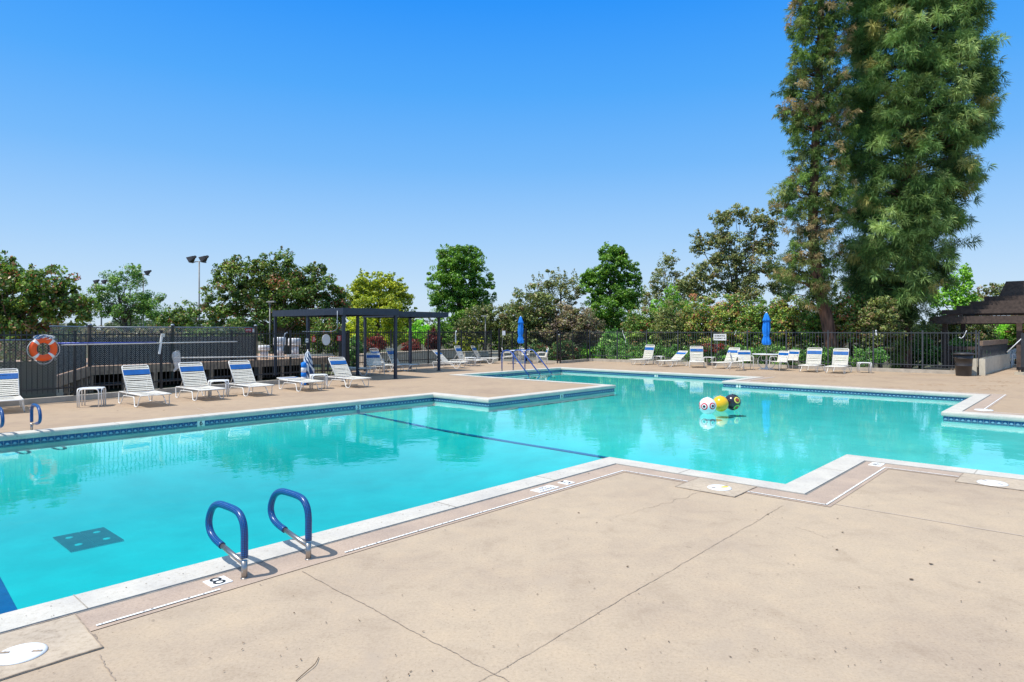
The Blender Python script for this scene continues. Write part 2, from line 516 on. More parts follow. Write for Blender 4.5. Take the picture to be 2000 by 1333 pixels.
def link_material(name, wire=(.42,.46,.46), pitch=.05, w=.10):
    """chain-link wire: diagonal strands, open between them"""
    m = bpy.data.materials.new(name); m.use_nodes = True
    n = m.node_tree; b = n.nodes["Principled BSDF"]
    b.inputs["Base Color"].default_value = C(*wire); b.inputs["Roughness"].default_value = .5
    uv = N(n, "ShaderNodeUVMap"); sp = N(n, "ShaderNodeSeparateXYZ"); n.links.new(uv.outputs[0], sp.inputs[0])
    outs = []
    for op in ('ADD', 'SUBTRACT'):
        s = N(n, "ShaderNodeMath", operation=op); n.links.new(sp.outputs[0], s.inputs[0]); n.links.new(sp.outputs[1], s.inputs[1])
        d = N(n, "ShaderNodeMath", operation='DIVIDE'); n.links.new(s.outputs[0], d.inputs[0]); d.inputs[1].default_value = pitch
        f = N(n, "ShaderNodeMath", operation='FRACT'); n.links.new(d.outputs[0], f.inputs[0])
        l = N(n, "ShaderNodeMath", operation='LESS_THAN'); n.links.new(f.outputs[0], l.inputs[0]); l.inputs[1].default_value = w
        outs.append(l)
    mx = N(n, "ShaderNodeMath", operation='MAXIMUM')
    n.links.new(outs[0].outputs[0], mx.inputs[0]); n.links.new(outs[1].outputs[0], mx.inputs[1])
    tr = N(n, "ShaderNodeBsdfTransparent"); ms = N(n, "ShaderNodeMixShader")
    n.links.new(mx.outputs[0], ms.inputs[0]); n.links.new(tr.outputs[0], ms.inputs[1]); n.links.new(b.outputs[0], ms.inputs[2])
    n.links.new(ms.outputs[0], n.nodes["Material Output"].inputs["Surface"])
    return m
M['link'] = link_material('chain_link_wire', (.88,.80,.70), .07, .09)
M['net'] = link_material('net_mesh', (.75,.76,.76), .03, .28)
M['screen_grey'] = simple('grey_windscreen_fabric', C(.045,.036,.032), .9, var=.3, scale=2)
M['screen_green'] = simple('green_windscreen_fabric', C(.012,.032,.020), .9, var=.3, scale=2)

# ---------------------------------------------------------------- pool outline
WZ = -0.15       # water level
POOL_AB = [(-10,-5.13),(7.74,-5.13),(7.74,-2.70),(10.19,-2.70),(10.19,8),(17.0,8),(17.0,-2.57),(22.0,-2.57),
           (22.0,-9.85),(24.65,-9.85),(24.65,-19.1),(18.0,-19.1),(18.0,-11.75),(12.12,-11.75),(12.12,-13.9),(-10,-13.9)]
POOL = [W(a, b) for a, b in POOL_AB]
def area(p): return sum(p[i].x*p[(i+1)%len(p)].y - p[(i+1)%len(p)].x*p[i].y for i in range(len(p)))/2
SGN = 1 if area(POOL) > 0 else -1
def offset(poly, d, z=0.0):
    """mitred offset, positive = outwards"""
    out = []; k = len(poly)
    for i in range(k):
        p, q, r = poly[i-1], poly[i], poly[(i+1) % k]
        e1 = (q-p).normalized(); e2 = (r-q).normalized()
        n1 = Vector((e1.y, -e1.x, 0))*SGN; n2 = Vector((e2.y, -e2.x, 0))*SGN
        m = (n1+n2); m = m/(1+n1.dot(n2))
        v = q + m*d
        out.append(Vector((v.x, v.y, z)))
    return out
def sheet(outer, holes, z, mb, mi=0):
    loops = [outer]+holes
    tris = tessellate_polygon([[Vector((p.x, p.y, 0)) for p in l] for l in loops])
    base = len(mb.v)
    pts = [p for l in loops for p in l]
    mb.v += [(p.x, p.y, z) for p in pts]
    for t in tris:
        a, b, c = (pts[i] for i in t)
        if (b-a).cross(c-a).z < 0: t = (t[0], t[2], t[1])
        mb.face(tuple(base+i for i in t), mi)
def ring(mb, inner, outer, edges=None, mi=0, smooth=False):
    k = len(inner)
    for i in range(k):
        if edges is not None and i not in edges: continue
        j = (i+1) % k
        q = (inner[i], inner[j], outer[j], outer[i])
        mb.quad(*q, mi=mi)

# deck outline follows the fences
f1a = Vector((-25.2, -5.2, 0)); f1b = G(668, 740.3); f2a = G(684, 725.1); f2b = G(962, 708.4)
f3a = G(975, 705.4); f3b = G(1092, 710.5); f4a = G(1150, 705.7); f4b = G(1906, 733.0)
wb = f4b.dot(B); wa = f4b.dot(A)
DECK = [f1a, f1b, f2a, f2b, f3a, f3b, f4a, f4b, W(36.2, wb), W(36.2, -6.2), W(44, -6.2), W(44, 15), W(-25, 15)]
cop_out = offset(POOL, .30)
mb = MB()
sheet(DECK, [cop_out], 0.0, mb)
for i in range(len(DECK)):                       # slab edge
    p, q = DECK[i], DECK[(i+1) % len(DECK)]
    mb.quad((p.x,p.y,0),(q.x,q.y,0),(q.x,q.y,-.6),(p.x,p.y,-.6))
struct('pool_deck', mb, M['deck'])
big = [Vector((-1500,-200,0)), Vector((1500,-200,0)), Vector((1500,2500,0)), Vector((-1500,2500,0))]
mb = MB(); sheet(big, [DECK], -.35, mb)
struct('ground', mb, M['ground'])

# coping: rounded nose over the tile line
prof = [(-.025, -.088), (-.035, -.060), (-.036, -.02), (-.028, 0.004), (-.012, .012), (.296, .012), (.300, -.02)]
mb = MB()
rings = [offset(POOL, d, z) for d, z in prof]
for r0, r1 in zip(rings[:-1], rings[1:]): ring(mb, r0, r1)
ring(mb, offset(POOL, .02, -.088), rings[0])
struct('pool_coping', mb, M['coping'])
# joints between coping stones
M['coping_joint'] = simple('pale_coping_joint', C(.30,.27,.23), .9, var=.2, scale=20)
mb = MB()
random.seed(3)
for i in range(len(POOL)):
    p, q = POOL[i], POOL[(i+1) % len(POOL)]
    L = (q-p).length; e = (q-p).normalized(); nrm = Vector((e.y, -e.x, 0))*SGN
    k = max(1, round(L/1.55))
    for j in range(1, k):
        c = p + e*(L*j/k)
        w = .0035
        a0 = c - nrm*.02; a1 = c + nrm*.295
        mb.quad(*[Vector((v.x, v.y, .0145)) for v in (a0-e*w, a0+e*w, a1+e*w, a1-e*w)])
        f0 = c - nrm*.0375
        mb.quad(Vector((*(f0-e*w).xy, -.045)), Vector((*(f0+e*w).xy, -.045)), Vector((*(f0+e*w).xy, -.018)), Vector((*(f0-e*w).xy, -.018)))
struct('coping_joints', mb, M['coping_joint'])
mb = MB(); ring(mb, offset(POOL, .301, .005), offset(POOL, .323, .005))
struct('expansion_joint', mb, M['mastic'])

# walls: tile line then plaster
def wall_band(z0, z1, uvtile, mat, name, d=0.0):
    mb = MB()
    lo = offset(POOL, d, z0); hi = offset(POOL, d, z1); s = 0
    for i in range(len(POOL)):
        j = (i+1) % len(POOL); L = (POOL[j]-POOL[i]).length
        mb.quad(lo[i], lo[j], hi[j], hi[i], uv=((s,0),(s+L,0),(s+L,1),(s,1)))
        s += L
    return struct(name, mb, mat)
wall_band(-.205, -.086, True, M['tile'], 'waterline_tiles')
wall_band(-3.2, -.205, False, M['plaster'], 'pool_walls')
def depth(a, b):
    """floor at the depth it seems to have through the water surface"""
    t = min(1, max(0, (a-6.0)/6.0)); t = t*t*(3-2*t)
    u = min(1, max(0, (b+13.8)/3.2)); u = u*u*(3-2*u)      # 0 at the far side of the deep end, 1 at the near side
    deep = .13+.75*u
    shallow = .17
    return WZ-(deep*(1-t)+shallow*t)
mb = MB()
aa = [-10+ i*.5 for i in range(71)]; bb = [-19.5+ j*.5 for j in range(57)]
idx = {}
for i, a in enumerate(aa):
    for j, b in enumerate(bb):
        v = W(a, b, depth(a, b)); idx[i, j] = len(mb.v); mb.v.append(tuple(v))
for i in range(len(aa)-1):
    for j in range(len(bb)-1):
        mb.face((idx[i,j], idx[i,j+1], idx[i+1,j+1], idx[i+1,j]), 0, None, True)
struct('pool_floor', mb, M['plaster'])
# entry steps below the long handrails
mb = MB()
for k in range(3):
    mb.box(W(21.8, -19.1+.16+.33*k, WZ-.06-.07*k-.2), (2.6, .33, .4), ANG_A)
struct('pool_steps', mb, M['plaster'])
# water: closed body so that the light really travels through it
mb = MB()
wp = offset(POOL, .012)
sheet(wp, [], WZ, mb)
n0 = len(mb.f)
mb2 = MB(); sheet(wp, [], -3.0, mb2)
base = len(mb.v); mb.v += mb2.v
for f in mb2.f: mb.face(tuple(base+i for i in f[::-1]))
for i in range(len(wp)):
    j = (i+1) % len(wp); p, q = wp[i], wp[j]
    if SGN > 0: mb.face((base+i, base+j, j, i))
    else: mb.face((i, j, base+j, base+i))
struct('water', mb, M['water'])

# pink aggregate band and white drain strip round the near and right edges
near = [0, 1, 2, 3, 5, 6, 7, 8]
mb = MB(); ring(mb, offset(POOL, .322, .0045), offset(POOL, .66, .0045), near)
struct('aggregate_band', mb, M['band'])
STRIPS = [((1.25,-4.52),(2.00,-4.52)), ((3.0,-4.52),(7.13,-4.52)), ((7.13,-4.51),(7.13,-3.63)), ((7.13,-2.91),(7.13,-2.09)), ((7.12,-2.09),(9.59,-2.09)),
          ((9.58,-2.08),(9.58,-1.29)), ((9.58,-.61),(9.58,8)), ((17.61,8),(17.61,-1.97)), ((17.60,-1.96),(22.6,-1.96)), ((22.61,-1.96),(22.61,-9.24)), ((22.6,-9.25),(25.2,-9.25))]
mb = MB(); md = MB()
for p, q in STRIPS:
    p = W(*p, .011); q = W(*q, .011); L = (q-p).length; e = (q-p).normalized(); s_ = Vector((-e.y, e.x, 0))
    if (p-e*.0).length > 0: mb.quad(p-s_*.0105, q-s_*.0105, q+s_*.0105, p+s_*.0105)
    t = .03
    while t < L-.03 and L < 12 and p.length < 14:
        c = p+e*t+Vector((0,0,.0035)); w = random.uniform(.002, .005); l = random.uniform(.003, .008); o_ = random.uniform(-.005, .005)
        md.quad(c-e*l-s_*w+s_*o_, c+e*l-s_*w+s_*o_, c+e*l+s_*w+s_*o_, c-e*l+s_*w+s_*o_)
        t += random.uniform(.04, .10)
struct('drain_strip', mb, M['white_paint'])
struct('drain_slots', md, M['joint'])

# slab joints and cracks
def wiggle(p, q, w, z, mb, amp=.01, n=40, br=.35):
    p = Vector(p); q = Vector(q); e = (q-p).normalized(); s_ = Vector((-e.y, e.x, 0)); L = (q-p).length
    off = 0; pts = []
    for i in range(n+1):
        off = off*.8 + random.uniform(-amp, amp)
        ww = w*random.uniform(1-br, 1+br)
        c = p+e*(L*i/n)+s_*off
        pts.append((c-s_*ww, c+s_*ww))
    for (a0, a1), (b0, b1) in zip(pts[:-1], pts[1:]):
        mb.quad((a0.x,a0.y,z),(b0.x,b0.y,z),(b1.x,b1.y,z),(a1.x,a1.y,z))
random.seed(11)
mb = MB()
wiggle(G(590,1117), G(810,1235), .0026, .004, mb, .004)
wiggle(G(810,1235), G(1020,1345), .0022, .004, mb, .006)
wiggle(G(1012,1290), G(860,1376), .0016, .004, mb, .004)
wiggle(G(1012,1290), G(1530,988), .0020, .004, mb, .005, 90)
wiggle(G(183,1240), G(196,1265), .005, .004, mb, .004, 10)
wiggle(G(198,1280), G(218,1333), .003, .004, mb, .008, 20)
wiggle(G(1368,962), G(1268,993), .0022, .004, mb, .02, 30)
wiggle(G(1268,993), G(1195,1010), .0012, .004, mb, .02, 20)
wiggle(G(1555,1030), G(1620,1052), .0018, .004, mb, .02, 14)
wiggle(G(1340,1068), G(1350,1071), .003, .004, mb, .01, 5)
struct('deck_cracks', mb, M['joint'])
mb = MB()
wiggle(G(1622,984), G(2100,1065), .006, .004, mb, .002, 60, .2)
for (x0,y0,x1,y1) in ((640,755,900,768),(385,798,425,812)):
    wiggle(G(x0,y0), G(x1,y1), .006, .004, mb, .003, 30, .2)
struct('sealed_joints', mb, M['joint_light'])

# skimmer pads and lids
def pad(name, pts):
    mb = MB(); pts = [Vector(p) for p in pts]
    if (pts[1]-pts[0]).cross(pts[2]-pts[0]).z < 0: pts = pts[::-1]
    mb.poly([(p.x, p.y, .0085) for p in pts]); 
    for i in range(4):
        p, q = pts[i], pts[(i+1) % 4]; mb.quad((p.x,p.y,0),(q.x,q.y,0),(q.x,q.y,.0085),(p.x,p.y,.0085))
    c = sum(pts, Vector())/4
    mb2 = MB()
    for i in range(4):
        p, q = pts[i], pts[(i+1) % 4]
        wiggle((p.x,p.y,0), (q.x,q.y,0), .0035, .0125, mb2, .002, 16)
    struct('pad_joint', mb2, M['joint'])
    return struct(name, mb, M['pad'])
pad('skimmer_pad', [W(.45,-4.808), W(1.21,-4.808), W(1.19,-4.19), W(.45,-4.19)])
pad('skimmer_pad', [W(7.415,-3.62), W(7.415,-2.92), W(6.80,-2.92), W(6.80,-3.62)])
pad('skimmer_pad', [W(9.865,-1.28), W(9.865,-.62), W(9.24,-.62), W(9.24,-1.28)])
def lid(loc, r, label, second=False):
    t = thing('skimmer_lid', label, 'lid', loc, random.uniform(0, 3), 'round skimmer lids in the deck')
    mb = MB(); mb.lathe([(r*1.07, 0), (r*1.07, .004), (r, .009), (r*.97, .012), (r*.9, .013)], 40)
    part('cover', mb, M['plastic_white'], t)
    for s_ in (-1, 1):
        mb = MB(); mb.box((s_*r*.72, 0, .0145), (.05, .018, .003)); mb.lathe([(.012,.0),(.012,.0085),(.009,.0175)], 10, (s_*r*.72, 0, 0))
        part('finger_slot', mb, M['joint'], t)
    return t
lid(W(.86,-4.43,.009), .116, 'large white round skimmer lid nearest the viewer, at the bottom left')
l2 = lid(W(7.07,-3.21,.009), .125, 'round skimmer lid with a yellow stain, at the inner corner of the deck')
mb = MB(); mb.poly([(.05+.055*math.cos(k*.5), -.03+.03*math.sin(k*.5), .0155) for k in range(12)])
part('stain', mb, M['ring_yellow'], l2, 'dull yellow patch')
lid(W(9.42,-.94,.009), .142, 'white oval-looking skimmer lid beside the white coping at the right edge')
lid(W(17.95,-1.95,.004), .17, 'white skimmer lid on the far deck at the right, beyond the water')

# text helper
def text_mb(body, size, Mx, thick=.0, bold=.0):
    cu = bpy.data.curves.new('lettering', 'FONT'); cu.body = body; cu.size = size
    cu.align_x = 'CENTER'; cu.align_y = 'CENTER'; cu.extrude = thick; cu.offset = bold; cu.resolution_u = 3
    o = bpy.data.objects.new('lettering', cu); COL.objects.link(o)
    dg = bpy.context.evaluated_depsgraph_get(); me = bpy.data.meshes.new_from_object(o.evaluated_get(dg))
    bpy.data.objects.remove(o)
    me.transform(Mx); me.name = 'lettering'
    return me
def add_text(body, size, Mx, mat, parent, thick=.0, bold=.0):
    me = text_mb(body, size, Mx, thick, bold)
    me.materials.clear(); me.materials.append(mat)
    o = bpy.data.objects.new('lettering', me); COL.objects.link(o); o.parent = parent
    return o
def flatM(up, z=0.0, sx=1.0):
    """text lying on the deck, top of the letters towards `up`"""
    right = up.cross(Vector((0,0,1)))
    m = Matrix((( right.x*sx, up.x, 0, 0), (right.y*sx, up.y, 0, 0), (0, 0, 1, z), (0,0,0,1)))
    return m
def deck_tile(name, loc, txt, size, w, d, label, up):
    t = thing(name, label, 'marker', loc, 0, 'depth markers on the deck')
    r = up.cross(Vector((0,0,1)))
    mb = MB()
    c = [r*(-w/2)+up*(-d/2), r*(w/2)+up*(-d/2), r*(w/2)+up*(d/2), r*(-w/2)+up*(d/2)]
    mb.hexa([Vector((*v.xy, 0)) for v in c]+[Vector((*v.xy, .006)) for v in c])
    part('plate', mb, M['white_paint'], t)
    add_text(txt, size, flatM(up, .0075), M['black_paint'], t, 0, .0)
    return t
upn = -B
deck_tile('depth_marker', W(2.05,-4.67,.005), '8', .20, .15, .15, 'white depth tile reading 8 beside the nearest grab rail', upn)
deck_tile('depth_marker', W(6.12,-4.66,.005), '5', .19, .15, .15, 'white depth tile reading 5 near the corner of the coping', upn)
deck_tile('depth_marker', W(9.72,-2.22,.005), '4½', .13, .24, .15, 'small white depth tile reading 4½ at the right inner corner', upn)
deck_tile('depth_marker', W(5.72,-4.66,.005), 'NO\nDIVING', .07, .34, .15, 'worn white NO DIVING plate beside the tile reading 5', upn)
def wall_tile(loc, facing, txt, label):
    t = thing('depth_marker', label, 'marker', loc, math.atan2(facing.y, facing.x)+math.pi/2, 'depth markers on the waterline')
    mb = MB(); mb.box((0, -.004, 0), (.15, .008, .135)); part('plate', mb, M['white_paint'], t)
    add_text(txt, .13, Matrix.Translation((0, -.0095, 0)) @ Matrix.Rotation(R(90), 4, 'X'), M['black_paint'], t, 0, .003)
wall_tile(W(5.75,-13.9,-.135), B, '6', 'small white tile reading 6 in the blue waterline tiles at the left')
wall_tile(W(9.62,-13.9,-.135), B, '5', 'small white tile reading 5 where the blue rope meets the wall')
wall_tile(W(15.2,-11.75,-.135), B, '4', 'small white tile reading 4 under the jutting corner of deck')
wall_tile(W(24.65,-14.0,-.135), -A, '3', 'small white tile reading 3 on the far pool wall')
wall_tile(W(22.0,-9.3,-.135), -A, '3', 'small white tile reading 3 on the pool wall behind the floating balls')

# dark blue line of tiles across the floor where the deep end begins
M['floor_blue'] = simple('navy_floor', C(.01,.12,.42), .5, var=.15)
pts = [G(697.5,796,WZ), G(700,803,WZ), G(712,809.5,WZ), G(740,815.5,WZ), G(776,822.5,WZ), G(860,839.5,WZ), G(980,860,WZ), G(1100,879.5,WZ), G(1190,894.6,WZ)]
def smooth_path(p, k=8):
    out = []
    for i in range(len(p)-1):
        p0 = p[max(0,i-1)]; p1 = p[i]; p2 = p[i+1]; p3 = p[min(len(p)-1,i+2)]
        for j in range(k):
            t = j/k
            out.append(.5*((2*p1)+(p2-p0)*t+(2*p0-5*p1+4*p2-p3)*t*t+(3*p1-p0-3*p2+p3)*t**3))
    out.append(p[-1]); return out
def on_floor(px, py):
    z = -.5
    for _ in range(30):
        v = G(px, py, z); z = .5*z+.5*(depth(v.dot(A), v.dot(B))+.008)
    return G(px, py, z)
fp = smooth_path([on_floor(*q) for q in ((703,808),(740,815.5),(776,822.5),(860,839.5),(980,860),(1100,879.5),(1205,897))], 6)
mb = MB()
for p, q in zip(fp[:-1], fp[1:]):
    s_ = A*.065
    mb.quad(p-s_, q-s_, q+s_, p+s_)
mb.quad(W(9.57,-13.893,WZ), W(9.67,-13.893,WZ), W(9.67,-13.893,-1), W(9.57,-13.893,-1))
struct('floor_line', mb, M['floor_blue'])

# main drain grate on the floor
c = on_floor(172, 1054); fz = c.z-.008
M['drain_grey'] = simple('drain_plastic', C(.30,.36,.36), .6, var=.1)
t = thing('floor_drain', 'dark square drain grating on the pool floor in the deep end', 'drain', (c.x, c.y, fz+.012), ANG_A)
for i, (ux, uy) in enumerate(((-.155,-.21),(.155,-.21),(.155,.21),(-.155,.21))):
    mb = MB()
    for k in range(13): mb.box((ux-.144+k*.024, uy, .006), (.009, .41, .008))
    for k in range(17): mb.box((ux, uy-.195+k*.0244, .009), (.30, .009, .006))
    mb.lathe([(.045,.0),(.045,.016),(.03,.017)], 16, (ux*1.05, uy*1.0, 0), 1)
    part('grating', mb, [M['drain_grey'], M['plaster']], t)

# dark blue patch laid on the floor in the deep end
mb = MB()
q = [W(-1.2, -6.6), G(-3, 1120, -1.0), G(44, 1208, -1.0), W(-.6, -5.1)]
mb.poly([(v.x, v.y, depth(v.dot(A), v.dot(B))+.02) for v in q][::-1])
struct('floor_patch', mb, M['floor_blue'])

# ---------------------------------------------------------------- kerb under the fences
def kerb(pts, w=.2, h=.13, name='fence_kerb'):
    mb = MB()
    for p, q in zip(pts[:-1], pts[1:]):
        e = (q-p).normalized(); s_ = Vector((-e.y, e.x, 0))       # left of the run = away from the pool
        P = [p - e*.0, q + e*.0, q + s_*w, p + s_*w]
        mb.hexa([Vector((v.x, v.y, -.3)) for v in P]+[Vector((v.x, v.y, h)) for v in P])
    return struct(name, mb, M['curb'])
kerb([f1a, f1b]); kerb([f1b, f2a]); kerb([f2a, f2b]); kerb([f3a+ (f3b-f3a)*.5, f3b]); kerb([f3b, f4a], .2, .13); kerb([f4a, f4b], .2, .15)

# ---------------------------------------------------------------- iron picket fences
def picket_fence(label, p, q, mat, top=1.68, bot=.34, up=.10, alt=False, sp=.115, bay=2.2, setb=.10):
    e = (q-p).normalized(); s_ = Vector((-e.y, e.x, 0)); p = p+s_*setb; q = q+s_*setb
    L = (q-p).length; nb = max(1, round(L/bay))
    t = thing('iron_fence', label, 'fence', (p.x, p.y, 0), math.atan2(e.y, e.x))
    for i in range(nb+1):
        mb = MB(); mb.box((L*i/nb, 0, (top+.08)/2+.02), (.055, .055, top+.08)); mb.box((L*i/nb, 0, top+.10), (.066, .066, .02))
        part('post', mb, mat, t)
    for i in range(nb):
        x0 = L*i/nb+.03; x1 = L*(i+1)/nb-.03
        mb = MB()
        mb.box(((x0+x1)/2, 0, top), (x1-x0, .034, .034)); mb.box(((x0+x1)/2, 0, bot), (x1-x0, .034, .034))
        k = max(1, round((x1-x0)/sp))
        for j in range(1, k):
            x = x0+(x1-x0)*j/k
            u = up if (not alt or j % 2) else .0
            z0 = bot-.11; z1 = top+u
            mb.box((x, 0, (z0+z1)/2), (.016, .016, z1-z0))
        part('picket_panel', mb, mat, t)
    return t
picket_fence('long black picket fence on a kerb behind the left-hand loungers', f1a+(f1b-f1a)*.30, f1b, M['black_iron'])
picket_fence('short black picket fence running back beneath the dark blue shade canopy', f1b, f2a, M['black_iron'], up=.08)
picket_fence('black picket fence between the canopy posts and the tan planter wall', f2a, f2b, M['black_iron'], up=.08, bay=2.6)
picket_fence('black picket fence behind the chairs at the far blue parasol', f3a+(f3b-f3a)*.46, f3b, M['black_iron'], up=.0)
picket_fence('short black picket fence turning the far corner of the deck', f3b, f4a, M['black_iron'], up=.0, bay=2)
picket_fence('long dark grey picket fence in front of the red-green hedge', f4a, f4b, M['grey_iron'], alt=True, bay=1.75, up=.07, sp=.125)
# gate in the far corner
g0 = f3a+Vector((0,.1,0)); g1 = f3a+(f3b-f3a)*.46
e = (g1-g0).normalized(); L = (g1-g0).length
t = thing('iron_gate', 'black iron gate in front of the cream wall, left of the far blue parasol', 'gate', (g0.x, g0.y, 0), math.atan2(e.y, e.x))
for x in (0, L): 
    mb = MB(); mb.box((x, 0, .95), (.09, .09, 1.9)); part('gate_post', mb, M['black_iron'], t)
for i in range(2):
    x0 = .07+i*(L/2-.03); x1 = x0+L/2-.10
    mb = MB()
    for z in (.15, .85, 1.68): mb.box(((x0+x1)/2, 0, z), (x1-x0, .035, .035))
    for x in (x0, x1): mb.box((x, 0, .92), (.04, .04, 1.56))
    k = round((x1-x0)/.12)
    for j in range(1, k): mb.box((x0+(x1-x0)*j/k, 0, .92), (.02, .02, 1.6))
    part('gate_leaf', mb, M['black_iron'], t)

# ---------------------------------------------------------------- low timber building behind the left fence
RZ = .544
c0 = Vector((-12.0, 17.0, 0)); c1 = Vector((-14.46, 22.4, 0)); c2 = Vector((-8.02, 30.8, 0))
t = thing('timber_shelter', 'low grey-brown timber building with dark openings, sunk below the deck', 'building', tuple(c1))
def rel(v, z=None): return Vector((v.x-c1.x, v.y-c1.y, v.z if z is None else z))
bk = Vector((-.794, .608, 0))
for (p, q, nm) in ((c0, c1, 0), (c1, c2, 1)):
    mb = MB()
    mb.beam(rel(p, (RZ+.25)/2), rel(q, (RZ+.25)/2), .06, RZ-.25)
    L = (q-p).length; e = (q-p).normalized()
    # plank joints stand slightly proud
    k = int(L/.9)
    for i in range(1, k): 
        c = rel(p+e*(L*i/k), .40)+Vector((e.y, -e.x, 0))*.034
        mb.box(c, (.05, .012, RZ-.27), math.atan2(e.y, e.x))
    part('fascia', mb, M['fascia_wood'], t)
    k = max(2, round(L/1.05))
    for i in range(k+1):
        c = rel(p+e*(L*i/k), 0); mb = MB(); mb.box((c.x, c.y, -.08), (.13, .13, .64), math.atan2(e.y, e.x)); part('post', mb, M['fascia_wood'], t)
    mb = MB(); mb.beam(rel(p, -.05)+bk*.02, rel(q, -.05)+bk*.02, .03, .03); part('rail', mb, M['grey_iron'], t)
mb = MB()
P = [c0, c2, c2+bk*6, c1+bk*8+Vector((-1,-1,0)), c0+Vector((-6,2,0))]
P = [c0+Vector((.03,0,0)), c1, c2, c2+bk*7, c1+bk*8, c0+Vector((-7,3.5,0))]
pp = [rel(v) for v in P]
def extr(mb, poly, z0, z1):
    n = len(mb.v); k = len(poly)
    mb.v += [(v.x, v.y, z0) for v in poly]+[(v.x, v.y, z1) for v in poly]
    tr = tessellate_polygon([[Vector((v.x, v.y, 0)) for v in poly]])
    for a in tr: mb.face(tuple(n+i for i in a)); mb.face(tuple(n+k+i for i in a[::-1]))
    for i in range(k): j = (i+1) % k; mb.face((n+i, n+j, n+k+j, n+k+i))
extr(mb, [v*.998 for v in pp], RZ-.06, RZ-.004)
part('roof', mb, M['fascia_wood'], t)
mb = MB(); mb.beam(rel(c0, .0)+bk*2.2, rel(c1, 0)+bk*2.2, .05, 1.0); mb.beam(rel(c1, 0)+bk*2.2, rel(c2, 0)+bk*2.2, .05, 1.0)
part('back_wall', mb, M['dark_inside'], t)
mb = MB(); cc = rel(c0+(c1-c0)*.03, 0)
mb.box((cc.x, cc.y, -.08), (.45, .12, .60), .9); part('pier', mb, M['cream_wall'], t, 'cream painted pier')
# vents on its roof
def vent(px, ytop, ybot, Y, wcap, label):
    b0 = D(px, ybot, Y); zt = D(px, ytop, Y).z
    v = thing('roof_vent', label, 'vent', (b0.x, b0.y, RZ), 0, 'white roof vents on the low timber building')
    h = zt-RZ; 
    mb = MB(); mb.lathe([(wcap*.34, 0), (wcap*.34, h*.66)], 20); part('pipe', mb, M['plastic_white'], v)
    mb = MB(); mb.lathe([(wcap*.38, h*.60), (wcap*.5, h*.62), (wcap*.5, h*.95), (wcap*.46, h)], 20)
    mb.lathe([(wcap*.515, h*.66), (wcap*.515, h*.69)], 20)
    part('cap', mb, M['plastic_white'], v)
vent(402.5, 674, 706, 26.3, .44, 'white roof vent seen through the chain-link mesh')
vent(516, 675, 703, 28.6, .50, 'shortest white roof vent, right of the chain-link end post')
vent(546, 659, 701, 29.2, .52, 'tallest white roof vent, left of the grey conduit bend')
vent(575, 661, 700, 29.8, .55, 'white roof vent with wide cap, farthest right of the vents')

# ---------------------------------------------------------------- chain-link fences with windscreen
def chain_fence(label, runs, mat_screen, posts=(), z0=.55, z1=1.9, s0=.56, s1=1.54):
    o = runs[0]
    t = thing('chain_link_fence', label, 'fence', (o.x, o.y, 0))
    rl = lambda v, z: Vector((v.x-o.x, v.y-o.y, z))
    s = 0
    mesh = MB(); scr = MB(); rail = MB()
    for p, q in zip(runs[:-1], runs[1:]):
        L = (q-p).length
        mesh.quad(rl(p, z0), rl(q, z0), rl(q, z1), rl(p, z1), uv=((s,z0),(s+L,z0),(s+L,z1),(s,z1)))
        e = (q-p).normalized(); n_ = Vector((-e.y, e.x, 0))*.05
        if s1 > s0: scr.beam(rl(p, (s0+s1)/2)+n_, rl(q, (s0+s1)/2)+n_, .006, s1-s0)
        rail.tube([rl(p, z1), rl(q, z1)], .022, 8)
        s += L
    part('mesh', mesh, M['link'], t); part('top_rail', rail, M['galv'], t)
    if s1 > s0: part('windscreen', scr, mat_screen, t)
    for p in posts:
        mb = MB(); b0 = rl(p, 0)
        mb.lathe([(.06, z0-.6), (.06, z1+.06), (.075, z1+.06), (.07, z1+.09), (.03, z1+.13)], 12, tuple(b0)); part('post', mb, M['galv'], t)
    return t
off = bk*.08
ce = Vector((-10.68, 27.3, 0))
chain_fence('grey chain-link fence with dark windscreen on the timber building', [c1+off, ce+off], M['screen_grey'], [c1+off, c1+(ce-c1)*.45+off, ce+off])
chain_fence('chain-link fence with dark screen slanting back at the building corner', [c0+bk*.1, c1+bk*.09+Vector((-.02,-.05,0))], M['screen_grey'], [], z0=.55, s0=.56, s1=1.42)
e1 = (f1b-f1a).normalized(); n1 = Vector((-e1.y, e1.x, 0))
q0 = f1a+(f1b-f1a)*.30+n1*.62; q1 = f1a+e1*((c0-f1a).dot(e1))+n1*.62
chain_fence('chain-link fence with green windscreen behind the orange life ring', [q0, q1], M['screen_green'], [q0], z0=-.3, z1=1.55, s0=-.32, s1=1.02)

# ---------------------------------------------------------------- tan planter walls beyond the far fence
def wall(label, p, q, z0, z1, th, mat, cat='wall', cap=None):
    e = (q-p).normalized()
    t = thing('low_wall', label, cat, (p.x, p.y, 0), math.atan2(e.y, e.x)); L = (q-p).length
    mb = MB(); mb.box((L/2, 0, (z0+z1)/2), (L, th, z1-z0)); part('wall_body', mb, mat, t)
    mb = MB(); mb.box((L/2, 0, z1+.03), (L+.06, th+.06, .06)); part('coping', mb, cap or mat, t)
    return t
wall('tan planter wall behind the canopy loungers', Vector((-7.27,31.5,0)), Vector((-3.2,40.0,0)), -.35, .60, .25, M['tan_wall'])
wall('low cream wall right of the tan planter wall', Vector((-3.0,41.0,0)), Vector((-.9,42.5,0)), -.35, .40, .25, M['cream_wall'])
wall('cream wall seen through the iron gate bars', Vector((-1.4,40.0,0)), Vector((2.2,40.2,0)), -.35, .36, .2, M['cream_wall'])
